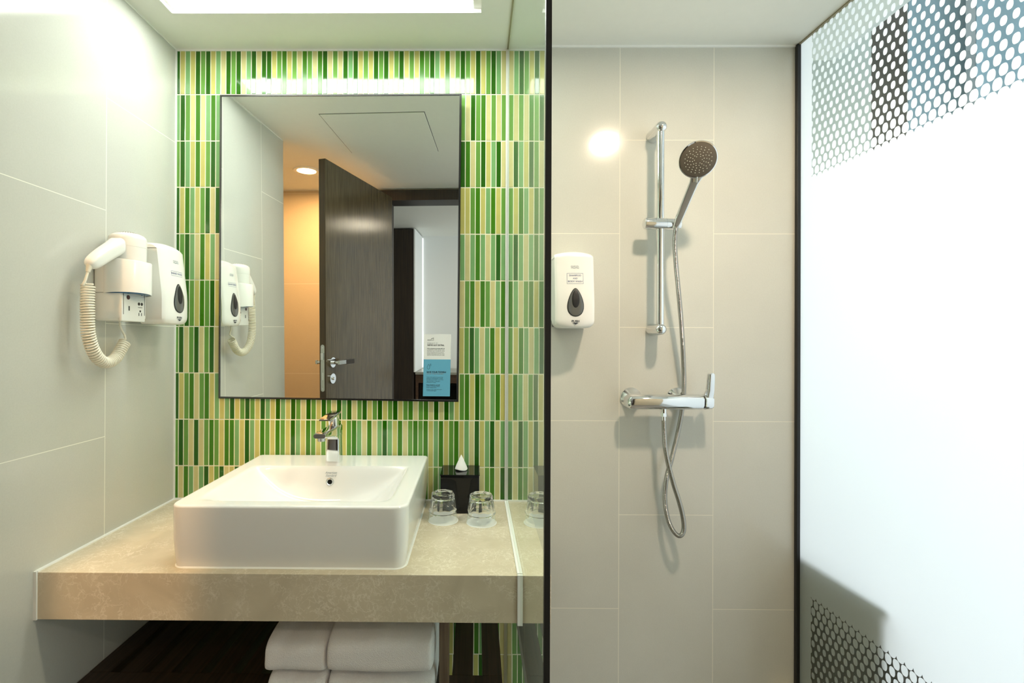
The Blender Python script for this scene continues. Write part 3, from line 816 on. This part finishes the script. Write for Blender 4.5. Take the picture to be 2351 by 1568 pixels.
def stroke(bm, pts, wd, closed=False):
    pts = [Vector((p[0], 0, p[1])) for p in pts]; n = len(pts)
    for i in range(n if closed else n - 1):
        a, b = pts[i], pts[(i + 1) % n]; d = (b - a).normalized(); s_ = Vector((-d.z, 0, d.x)) * wd / 2; a2, b2 = a - d * wd * .3, b + d * wd * .3
        quad(bm, [a2 - s_, b2 - s_, b2 + s_, a2 + s_])
zi = px2z(310)
stroke(bm, [(tx + .001, zi + .0010), (tx + .0008, zi - .001), (tx + .020, zi - .001), (tx + .020, zi + .007), (tx + .017, zi + .0075)], .0007)
stroke(bm, [(tx + .001, zi + .0010), (tx + .012, zi + .0008), (tx + .013, zi + .005), (tx + .020, zi + .005)], .0007)
for q in range(4): stroke(bm, [(tx + .0135 + q * .0015, zi + .002), (tx + .0135 + q * .0015, zi + .0045)], .0005)
def drop(cx_, cz_, s_):
    return [(cx_ + s_ * math.sin(a) * (.62 if True else 1) * (1 - .0) * math.sin(a / 2) ** .9, cz_ + s_ * .9 * math.cos(a)) for a in [2 * PI * i / 18 for i in range(18)]]
lean(bm); on_mirror(bm, .0012); obj('toothbrush_icon', bm, M_ink, card_part['white_panel']); bm = BM()
stroke(bm, drop(tx + .0055, px2z(792), .0085), .0007, True); stroke(bm, drop(tx + .0120, px2z(758), .0038), .0006, True)
lean(bm); on_mirror(bm, .0012); obj('drop_icon', bm, M_ink, card_part['blue_panel'])

# ================================================================== TISSUE BOX, TISSUE, GLASSES
t = thing('tissue_box', 'glossy black cube tissue box on the worktop behind the glasses', 'tissue box', (-.0475, 1.513, WT))
bm = BM(); box(bm, -.1060, .0105, 1.457, 1.568, WT + .0005, -.4075, bevel=.0012); obj('case', bm, M_gloss_black, t)
bm = BM(); box(bm, -.1075, .0120, 1.4555, 1.5695, -.4073, -.4045, bevel=.001); obj('lid', bm, M_gloss_black, t)
bm = BM()
ring0 = []
n = 28
def cone_ring(r, z, tw=0): return [(-.0455 + r * math.cos(2 * PI * i / n + tw) * (1 + .05 * math.sin(3 * 2 * PI * i / n)), 1.512 + r * .9 * math.sin(2 * PI * i / n + tw), z + (.0016 * math.sin(2 * 2 * PI * i / n) if z < -.395 else 0)) for i in range(n)]
loft(bm, [cone_ring(.0165, -.4035), cone_ring(.0195, -.4010), cone_ring(.0172, -.3935), cone_ring(.0100, -.3770), cone_ring(.0006, -.3570)])
o = obj('tissue', bm, M_paper, org=(-.0455, 1.512, -.404), smooth=True); tagit(o, 'white tissue folded to a cone, poking out of the black box', 'tissue')

def tumbler(x, y, label):
    t = thing('drinking_glass', label, 'glass', (x, y, WT + .0012), 'upturned drinking glasses')
    bm = BM(); n = 64; z0 = WT + .0014
    def oct_r(a, r, k):                      # k = 0 circle .. 1 octagon (flat to flat)
        seg = PI / 4; f = math.cos(seg / 2) / math.cos((a + .2) % seg - seg / 2); return r * (1 - k + k * f)
    prof = [(.0415, 0, 0), (.0421, .0008, 0), (.0412, .010, 0), (.0402, .020, 0), (.0400, .0255, 0), (.0415, .0280, 0), (.0412, .0310, .15), (.0398, .0335, .5), (.0392, .037, .9), (.0372, .050, 1), (.0352, .064, 1), (.0342, .0705, 1), (.0346, .0735, .8), (.0330, .0785, .9), (.0300, .0800, .6),
            (.0250, .0800, .1), (.0230, .0790, 0), (.0190, .0765, 0), (.0080, .0755, 0)]
    rings = [[(x + oct_r(2 * PI * i / n, r, k) * math.cos(2 * PI * i / n), y + oct_r(2 * PI * i / n, r, k) * math.sin(2 * PI * i / n), z0 + h) for i in range(n)] for r, h, k in prof]
    inner = [(.0080, .0660), (.0250, .0655), (.0300, .0620), (.0325, .056), (.0352, .040), (.0378, .022), (.0396, .006), (.0403, .0006)]
    rings2 = [[(x + r * math.cos(2 * PI * i / n), y + r * math.sin(2 * PI * i / n), z0 + h) for i in range(n)] for r, h in inner]
    va = loft(bm, rings, caps=False); vb = loft(bm, rings2, caps=False)
    for i in range(n): bm.faces.new((va[0][i], va[0][(i + 1) % n], vb[-1][(i + 1) % n], vb[-1][i]))
    bm.faces.new(va[-1]); bm.faces.new(vb[0])
    for f in bm.faces:
        if f.calc_center_median().z < z0 + .0262: f.material_index = 1
    obj('glass_body', bm, [M_clear, M_thin], t, smooth=True)
    return t
g1 = (-.0945, 1.403); g2 = (.0160, 1.3885)
for (x, y), la in ((g1, 'left'), (g2, 'right')):
    bm = BM(); cyl(bm, (x + .001, y, WT + .0002), (x + .001, y, WT + .0012), .0432, seg=48)
    c_ = obj('coaster', bm, M_paper, org=(x, y, WT)); tagit(c_, 'round white paper coaster under the %s upturned glass' % la, 'coaster', 'paper coasters under the glasses')
tumbler(*g1, 'upturned faceted drinking glass nearest the washbasin')
tumbler(*g2, 'upturned faceted drinking glass nearest the glass screen')

# ================================================================== SOAP DISPENSERS (local frame: wall plane y = 0, front towards -y, x across, z up from the centre)
DW, DH = .1175, .236
def d_front(z):                               # depth of the front at height z
    s_ = (z + DH / 2) / DH
    return .1160 - .018 * max(0, s_ - .35) / .65
def d_surf(x, z): return -(d_front(z) - .011 * (abs(x) / (DW / 2)) ** 2.2)
def dispenser(label, lines, frame_wh, mtx, org, keep=0):
    t = thing('soap_dispenser', label, 'soap dispenser', org, 'white wall soap dispensers')
    bm = BM(); box(bm, -.052, .052, -.040, -.001, -DH / 2 + .006, DH / 2 - .03, bevel=.003); obj('back_plate', bm, M_black, t, xf=mtx, label='black back plate')
    bm = BM(); rings = []; NS = 24
    lv = [0, .002, .005, .010, .016, .024, .035] + [.05 + .02 * i for i in range(9)] + [.214]
    for h in lv:
        z = -DH / 2 + h
        inset = 0
        if h < .024: inset = .024 - math.sqrt(max(0, .024 ** 2 - (.024 - h) ** 2))
        w2 = DW / 2 - inset * .85
        back = -.036
        fr0 = d_front(z) - inset * .35
        pts = []; back = -.036 if h < .03 else -.006
        for i in range(NS + 1):
            x = -w2 + 2 * w2 * i / NS
            e = abs(x) / w2; yy = -(fr0 - .011 * e ** 2.2 - .003 * max(0, (e - .93) / .07) ** 2)
            pts.append((x, yy, z))
        pts += [(w2, back, z), (-w2, back, z)]
        rings.append(pts)
    # sloping top: falls from the back edge to the front edge
    for zf, sh in ((.0990, .0), (.1035, .003), (.1100, .012), (.1150, .026), (.1175, .045)):
        pts = []; w2 = DW / 2 - sh * .10
        for i in range(NS + 1):
            x = -w2 + 2 * w2 * i / NS; e = abs(x) / w2
            yy = -(d_front(.099) - .011 * e ** 2.2 * (1 - sh * 8) - .003 * max(0, (e - .93) / .07) ** 2 - sh)
            pts.append((x, yy, zf - (.0045 + sh * .08) * e ** 2.2))
        zb = zf - (.0045 + sh * .08)
        pts += [(w2, back, zb), (-w2, back, zb)]
        rings.append(pts)
    loft(bm, rings); cov = obj('cover', bm, M_white_plastic, t, xf=mtx, smooth=True)
    def conform(bm, lift):
        for v in bm.verts: v.co.y = d_surf(v.co.x, v.co.z) - lift + v.co.y
    def teardrop(w, h, zc, k):
        out = []
        for i in range(40):
            a = 2 * PI * i / 40; z = math.cos(a); taper = 1 - k * z
            out.append((w / 2 * math.sin(a) * taper, zc + h / 2 * z))
        return out
    wz = -.010
    def slab(pts, lift, th):
        bm = BM(); c0 = sum(p[1] for p in pts) / len(pts)
        rr = []
        for s_, l in ((1.0, 0), (1.0, th * .5), (.9, th), (.5, th * 1.05), (.01, th * 1.05)):
            rr.append([(p[0] * s_, -l, c0 + (p[1] - c0) * s_) for p in pts])
        loft(bm, rr)
        conform(bm, lift); return bm
    obj('window_rim', slab(teardrop(.0470, .0850, wz - .032, .36), .0004, .0010), M_black, cov, xf=mtx, smooth=True)
    obj('level_window', slab(teardrop(.0430, .0805, wz - .032, .36), .0012, .0012), M_smoke, cov, xf=mtx, smooth=True, label='smoky teardrop window')
    obj('push_button', slab(teardrop(.0220, .0520, wz - .022, .10), .0026, .0012), M_black, cov, xf=mtx, smooth=True)
    bm = BM()
    for s_, z, size in lines: merge(bm, text_bm(s_, size), off=(0, 0, z))
    conform(bm, .0006); obj('lettering', bm, M_ink_blue, cov, xf=mtx, label='blue lettering'); bm = BM()
    zc = sum(l[1] for l in lines) / len(lines); fw, fh = frame_wh
    stroke(bm, [(-fw / 2, zc - fh / 2), (fw / 2, zc - fh / 2), (fw / 2, zc + fh / 2), (-fw / 2, zc + fh / 2)], .0006, True)
    bmesh.ops.subdivide_edges(bm, edges=[e for e in bm.edges if e.calc_length() > .01], cuts=6)
    conform(bm, .0006); obj('label_frame', bm, M_ink_blue, cov, xf=mtx, label='thin blue label frame')
    bm = BM(); merge(bm, text_bm('MARVEL', .0068), off=(0, 0, .0660))
    stroke(bm, [(-.0115 + .023 * i / 12, .0615 + .0008 * math.sin(i)) for i in range(13)], .0014)
    conform(bm, .0006); obj('lettering', bm, M_ink_grey, cov, xf=mtx, label='small grey lettering')
    bm = BM(); merge(bm, text_bm('PUSH', .0085, sx=1.15, bold=.00022), off=(0, 0, -.0985))
    quad(bm, [(-.0105, 0, -.0935), (0, 0, -.0975), (.0105, 0, -.0935), (.0105, 0, -.0928), (-.0105, 0, -.0928)][0:3]) if False else bm.faces.new([bm.verts.new(q) for q in ((-.0095, 0, -.1030), (0, 0, -.1080), (.0095, 0, -.1030))])
    conform(bm, .0006); obj('lettering', bm, M_ink, cov, xf=mtx, label='black lettering over an arrow')
    return t
c1 = (.2945, YS, .1555)
dispenser('white wall dispenser reading shampoo and body wash, mounted in the shower', [('SHAMPOO', .0385, .0074), ('AND', .0295, .0064), ('BODY WASH', .0205, .0074)], (.0480, .0315),
          Matrix.Translation(c1), c1)
c2 = (XL, 1.4120, .1605)
dispenser('white wall dispenser reading hand wash, beside the hair dryer', [('HAND WASH', .0295, .0082)], (.0500, .0135),
          Matrix.Translation(c2) @ Matrix.Rotation(PI / 2, 4, 'Z'), c2)

# ================================================================== HAIR DRYER AND ITS WALL HOLDER
hcx, hcy = -.928, 1.283
t = thing('dryer_holder', 'white wall unit with shaver socket holding the hair dryer', 'holder', (XL, 1.285, .05))
bm = BM()
ringb = lambda z, ins: [(XL + .001 + (.072 - ins) / 2 + a, 1.285 + b, z) for a, b in rrect(.072 - ins, .096 - ins * 1.6, .006, 4)]
loft(bm, [ringb(.047, .012), ringb(.050, .004), ringb(.056, 0), ringb(.190, 0), ringb(.197, .004)])
obj('housing', bm, M_white_plastic, t, smooth=True)
bm = BM(); box(bm, XL + .0005, XL + .0735, 1.2366, 1.3334, .1188, .1196); obj('seam', bm, M_dark_metal, t)
bm = BM()                                     # open cup around the dryer
n = 48; ro, ri = .0545, .0520
cup = []
def cupz(a, lower): return (.1165 + .0025 * math.cos(a) - .0030 * math.sin(a)) if lower else (.205 - .004 * math.cos(a))
for r, low in ((ri, 0), (ro - .001, 0), (ro, 0), (ro, 1), (ri, 1)):
    cup.append([(hcx + r * math.cos(2 * PI * i / n), hcy + r * math.sin(2 * PI * i / n), cupz(2 * PI * i / n, low) + (.002 if (not low and r != ro) else 0)) for i in range(n)])
loft(bm, cup, caps=False, closed=True); obj('cup', bm, M_white_plastic, t, smooth=True)
bm = BM(); box(bm, -.920, -.9095, 1.2375, 1.3270, .0455, .1165, bevel=.004); panel = obj('socket_panel', bm, M_white_plastic, t, smooth=True, label='white shaver socket panel')
bm = BM()
fxs = -.9093
def sock(y, z, w_, h_): box(bm, fxs - .0005, fxs + .0003, y - w_ / 2, y + w_ / 2, z - h_ / 2, z + h_ / 2)
cyl(bm, (fxs - .0005, 1.3005, .094), (fxs + .0003, 1.3005, .094), .0042, seg=16); cyl(bm, (fxs - .0005, 1.3115, .094), (fxs + .0003, 1.3115, .094), .0042, seg=16)
sock(1.3055, .0845, .016, .0012); sock(1.3005, .066, .002, .008); sock(1.3105, .066, .002, .008); sock(1.3055, .0745, .005, .005)
obj('shaver_socket', bm, M_dark_metal, panel, label='dark shaver socket openings'); bm = BM()
sock(1.2635, .080, .004, .012); obj('socket_switch', bm, M_dark_metal, panel, label='small dark switch'); bm = BM(); sock(1.2430, .0905, .0012, .054); obj('panel_seam', bm, M_dark_metal, panel); bm = BM(); sock(1.3225, .0905, .0012, .054)
obj('panel_seam', bm, M_dark_metal, panel)
bm = BM(); cyl(bm, (fxs - .0005, 1.2600, .1085), (fxs + .0008, 1.2600, .1085), .0058, seg=24); obj('indicator', bm, M_red, panel, label='dark red indicator lens')

t = thing('hair_dryer', 'white hair dryer resting in the wall holder with a coiled cream cord', 'hair dryer', (hcx, hcy, .13))
bm = BM()
lathe(bm, [(.0400, .132), (.0415, .140), (.0425, .200), (.0428, .2405), (.0422, .2408), (.0422, .2415), (.0428, .2418), (.0430, .262), (.0415, .269), (.0365, .2745), (.0270, .2790), (.0140, .2815), (.0001, .2822)], (hcx, hcy, 0), (0, 0, 1), 56)
dbody = obj('body', bm, M_white_plastic, t, smooth=True)
bm = BM(); lathe(bm, [(.0001, .1335), (.0380, .1330), (.0505, .1205), (.0512, .1180), (.0340, .1170), (.0280, .128), (.0001, .129)], (hcx, hcy, 0), (0, 0, 1), 40, caps=False); obj('nozzle', bm, M_blue_plastic, t, smooth=True, label='blue nozzle below the cup')
bm = BM()
for i in range(34):
    a = 2 * PI * i / 34; c_, s_ = math.cos(a), math.sin(a)
    p0 = Vector((hcx + .0335 * c_, hcy + .0335 * s_, .2768)); p1 = Vector((hcx + .0255 * c_, hcy + .0255 * s_, .2800)); sd = Vector((-s_, c_, 0)) * .0009
    quad(bm, [p0 - sd, p0 + sd, p1 + sd, p1 - sd])
for i in range(20):
    a = 2 * PI * i / 20; c_, s_ = math.cos(a), math.sin(a)
    p0 = Vector((hcx + .0180 * c_, hcy + .0180 * s_, .2820)); p1 = Vector((hcx + .0130 * c_, hcy + .0130 * s_, .2824)); sd = Vector((-s_, c_, 0)) * .0008
    quad(bm, [p0 - sd, p0 + sd, p1 + sd, p1 - sd])
obj('vent_slots', bm, mat('vent_brown', (.16, .11, .07), .6), dbody)
hp = [(Vector((hcx - .002, hcy + .004, .2490)), .046, .044), (Vector((hcx - .003, hcy - .032, .2450)), .046, .042), (Vector((-.926, 1.238, .2345)), .042, .038), (Vector((-.929, 1.205, .2130)), .037, .037), (Vector((-.931, 1.178, .1915)), .034, .035), (Vector((-.932, 1.163, .1790)), .029, .028), (Vector((-.932, 1.157, .1735)), .014, .014)]
bm = BM(); rings = []
for i, (p, w_, h_) in enumerate(hp):
    q0 = hp[max(i - 1, 0)][0]; q1 = hp[min(i + 1, len(hp) - 1)][0]; d = (q1 - q0).normalized(); u = Vector((1, 0, 0)); u = (u - d * u.dot(d)).normalized(); v = d.cross(u)
    rings.append([p + u * a + v * b for a, b in rrect(w_, h_, min(w_, h_) * .34, 5)])
loft(bm, rings); h_o = obj('handle', bm, M_white_plastic, t, smooth=True)
h_o.modifiers.new('s', 'SUBSURF').levels = 1; h_o.modifiers['s'].render_levels = 2
bm = BM(); cyl(bm, (-.931, 1.161, .180), (-.932, 1.156, .160), .0075, .0045, 16)
path = catmull([(-.932, 1.156, .160), (-.933, 1.150, .140), (-.936, 1.147, .128), (-.938, 1.158, .132)], 10)
tube(bm, path, .0030, 10)
cl = resample(catmull([(-.938, 1.164, .131), (-.938, 1.163, .100), (-.937, 1.162, .06), (-.937, 1.165, .010), (-.938, 1.185, -.035), (-.942, 1.222, -.060), (-.945, 1.262, -.052), (-.946, 1.292, -.018), (-.946, 1.300, -.008)], 30), .0008)
fr_l = frames(cl); turns_per = 1 / .00635; R = .0128
coil = []
for i, (p, (tt, u, v)) in enumerate(zip(cl, fr_l)):
    for sub in range(2):
        s_ = (i + sub / 2) * .0008; 
        if i + 1 < len(cl): pp = p.lerp(cl[i + 1], sub / 2)
        else: pp = p
        a = 2 * PI * s_ * turns_per; coil.append(pp + (u * math.cos(a) + v * math.sin(a)) * R)
tube(bm, coil, .0023, 7)
tube(bm, catmull([coil[-1], (-.950, 1.303, .010), (-.952, 1.292, .030), (-.953, 1.288, .050)], 10), .0026, 10)
obj('cord', bm, M_cream_plastic, t, smooth=True, label='coiled cream cord')

# ================================================================== GLASS SCREEN
t = thing('shower_screen', 'clear glass screen with black edge between washbasin and shower', 'glass screen', (.102, 1.13, FLOOR))
def sheet(x0, x1, y0, y1, z0, z1, hole=None):
    bm = BM(); box(bm, x0, x1, y0, y1, z0, z1); return bm
bm = BM()
# glass runs above and below the worktop and in front of it
for (y0, y1, z0, z1) in ((.706, YM - .002, WT, CEIL - .001), (.706, 1.0764, WT - WH, WT), (.706, YM - .002, FLOOR, WT - WH)):
    for x in (.0988, .1062):
        f = [(x, y0, z0), (x, y1, z0), (x, y1, z1), (x, y0, z1)]
        quad(bm, f)
me_faces = list(bm.faces)
gm = obj('glass_sheet', bm, M_pane, t)
# make both sheets face away from each other
for p in gm.data.polygons:
    want = -1 if (gm.data.vertices[p.vertices[0]].co.x + .102) < .102 else 1
    if p.normal.x * want < 0: p.flip()
gm.data.update()
bm = BM(); box(bm, .0986, .1070, .696, .706, FLOOR, CEIL - .001); obj('edge_seal', bm, M_black, t, label='black front edge strip')
bm = BM()
box(bm, .0935, .0995, YM - .007, YM, WT, CEIL); box(bm, .0930, .0985, 1.080, YM - .004, WT, WT + .0035); box(bm, .0930, .0990, 1.072, 1.0785, WT - WH - .003, WT + .0025)
box(bm, .1065, .1105, 1.072, YM - .004, WT, WT + .0035)
obj('sealant', bm, M_silicone, t, label='white sealant bead')
bm = BM(); box(bm, .0965, .0988, .71, YM - .004, CEIL - .003, CEIL); obj('sealant', bm, M_bead, t)

# ================================================================== SHOWER
bxx, byy = .5625, 1.490
t = thing('shower_rail', 'vertical chrome shower rail with sliding holder on the tiled wall', 'shower rail', (bxx, YS, .03))
bm = BM(); cyl(bm, (bxx, byy, .040), (bxx, byy, .640), .0115, seg=36); obj('rail', bm, M_chrome, t, smooth=True)
for zc in (.6530, .0350):
    bm = BM(); lathe(bm, [(.0205, 0), (.0200, .012), (.0180, .03), (.0178, .066), (.0170, .075), (.0140, .082), (.0080, .0868), (.0001, .0885)], (bxx, YS, zc), (0, -1, 0), 40); obj('bracket', bm, M_chrome, t, smooth=True)
sz = .3585
bm = BM(); lathe(bm, [(.0001, 0), (.0120, .001), (.0165, .004), (.0178, .010), (.0180, .0335), (.0170, .0340), (.0170, .0350), (.0180, .0355), (.0180, .0660), (.0170, .0665), (.0170, .0675), (.0180, .068), (.0176, .106), (.0168, .1115), (.0140, .1135), (.0001, .1140)],
                 (.5095, byy - .002, sz), (1, 0, -.02), 40); obj('slider', bm, M_chrome, t, smooth=True)
# hand shower
hh = Vector((.6140, 1.352, .5040)); hn = Vector((-.27, -1, -.55)).normalized()
t = thing('hand_shower', 'round chrome hand shower tilted forward in the rail holder', 'hand shower', (.602, 1.462, .345))
bm = BM(); R_ = .0505
lathe(bm, [(.0001, -.016), (.020, -.015), (.036, -.0115), (.0460, -.006), (.0500, -.001), (R_, .003), (.0495, .0055), (.0470, .0062)], hh, hn, 56, caps=False)
head = obj('head', bm, M_chrome, t, smooth=True)
bm = BM(); lathe(bm, [(.0472, .0055), (.0440, .0066), (.0001, .0070)], hh, hn, 48, caps=False); face = obj('spray_face', bm, M_spray, head, smooth=True, label='dark bronze spray face')
u, v = basis(hn)
bm = BM()
for rr, cnt, off in ((.0100, 6, 0), (.0150, 12, .2), (.0215, 14, .1), (.0280, 18, 0), (.0345, 20, .15)):
    for i in range(cnt):
        a = 2 * PI * i / cnt + off; p = hh + (u * math.cos(a) + v * math.sin(a)) * rr + hn * .0068
        lathe(bm, [(.0012, -.001), (.0011, .0010), (.0004, .0014)], p, hn, 8)
o = obj('nozzles', bm, M_nozzle, head, smooth=True); 
up = Vector((0, 0, 1)); up = (up - hn * up.dot(hn)).normalized(); rt = up.cross(hn).normalized()
neck = hh - up * .0475 - hn * .004
end = Vector((.6040, 1.4660, .3560)); 
bm = BM(); rings = []
d0 = (end - neck)
for s_, w_, th_ in ((-.10, .042, .006), (.01, .032, .011), (.12, .0250, .0135), (.5, .0235, .0150), (.92, .0220, .0150), (1.0, .0200, .0140), (1.12, .0160, .0140)):
    p = neck + d0 * s_; d = d0.normalized(); u = rt - d * rt.dot(d); u.normalize(); v = d.cross(u)
    rings.append([p + u * a + v * b for a, b in rrect(w_, th_, th_ * .28, 3)])
loft(bm, rings); obj('handle', bm, M_chrome, t, smooth=True)
bm = BM(); pb = hh - up * .0445 + hn * .007; 
rings = []
for s_, w_ in ((0, .004), (.016, .004)):
    p = pb - up * s_; rings.append([p + rt * a + hn * b for a, b in rrect(w_, .007, .0015, 3)])
loft(bm, rings); obj('mode_switch', bm, M_chrome, head, smooth=True)
# mixer
vz = -.1870
t = thing('shower_mixer', 'chrome bar shower mixer with upright lever on the tiled wall', 'shower mixer', (.58, YS, -.21))
def oct_ring(x, w_, h_, yc=1.492): return [(x, yc + a, vz + b) for a, b in ((-w_ / 2, h_ * .22), (-w_ / 2 + .001, h_ * .30), (-w_ * .22, h_ / 2), (w_ * .3, h_ / 2), (w_ / 2, h_ * .3), (w_ / 2, -h_ * .3), (w_ * .3, -h_ / 2), (-w_ * .20, -h_ / 2), (-w_ * .36, -h_ * .42), (-w_ / 2 + .001, -h_ * .2))]
bm = BM(); loft(bm, [oct_ring(.4580, .022, .026, 1.496), oct_ring(.4680, .044, .0415), oct_ring(.4700, .046, .0435), oct_ring(.6880, .046, .0435), oct_ring(.6905, .043, .041)]); obj('body', bm, M_chrome, t, smooth=True)
bm = BM()
loft(bm, [oct_ring(.6950, .040, .040), oct_ring(.6970, .044, .044), oct_ring(.7150, .044, .043), oct_ring(.7200, .040, .039)])
rings = []
for z, x0, x1, y0, y1 in ((-.172, .6985, .7200, 1.474, 1.506), (-.150, .7010, .7200, 1.468, 1.492), (-.110, .6985, .7165, 1.458, 1.478), (-.100, .6985, .7155, 1.457, 1.475), (-.0970, .7010, .7140, 1.459, 1.473)):
    rings.append([((x0 + x1) / 2 + a, (y0 + y1) / 2 + b, z) for a, b in rrect(x1 - x0, y1 - y0, .004, 4)])
loft(bm, rings); obj('lever', bm, M_chrome, t, smooth=True)
bm = BM(); cyl(bm, (.690, 1.492, vz), (.696, 1.492, vz), .018, seg=32); obj('cartridge', bm, M_black, t)
for xe in (.4955, .6415):
    bm = BM(); lathe(bm, [(.0345, 0), (.0345, .003), (.0330, .005), (.0150, .030), (.0135, .034), (.0135, .052)], (xe, YS, -.1835), (0, -1, 0), 48); obj('escutcheon', bm, M_chrome, t, smooth=True)
xo = .5745
bm = BM(); cyl(bm, (xo, 1.490, -.205), (xo, 1.490, -.221), .0080, seg=24); cyl(bm, (xo, 1.490, -.2205), (xo, 1.490, -.2310), .0100, seg=6); cyl(bm, (xo, 1.490, -.231), (xo, 1.489, -.244), .0060, .0055, 20); obj('outlet', bm, M_chrome, t, smooth=True)
# hose
hz = [(.5745, 1.489, -.244), (.5752, 1.487, -.280), (.5785, 1.486, -.330), (.5895, 1.486, -.385), (.6050, 1.488, -.440), (.6220, 1.491, -.490), (.6345, 1.494, -.535), (.6395, 1.496, -.572), (.6350, 1.498, -.594), (.6245, 1.500, -.600), (.6110, 1.504, -.588), (.5985, 1.510, -.560), (.5910, 1.515, -.520), (.5905, 1.519, -.475), (.5985, 1.523, -.420), (.6140, 1.527, -.370), (.6300, 1.531, -.310), (.6440, 1.535, -.250),
      (.6530, 1.536, -.190), (.6535, 1.530, -.130), (.6480, 1.522, -.07), (.6410, 1.512, -.010), (.6300, 1.500, .075), (.6170, 1.488, .160), (.6060, 1.479, .235), (.6005, 1.474, .300), (.6030, 1.470, .345)]
cl = resample(catmull(hz, 24), .00078)
rad = [.0068 + .00060 * math.cos(2 * PI * i / 4) for i in range(len(cl))]
bm = BM(); tube(bm, cl, rad, 14)
o = obj('shower_hose', bm, M_hose, org=(.58, 1.49, -.24), smooth=False); tagit(o, 'ribbed metal shower hose looping from the mixer to the hand shower', 'hose')
for p in o.data.polygons: p.use_smooth = True
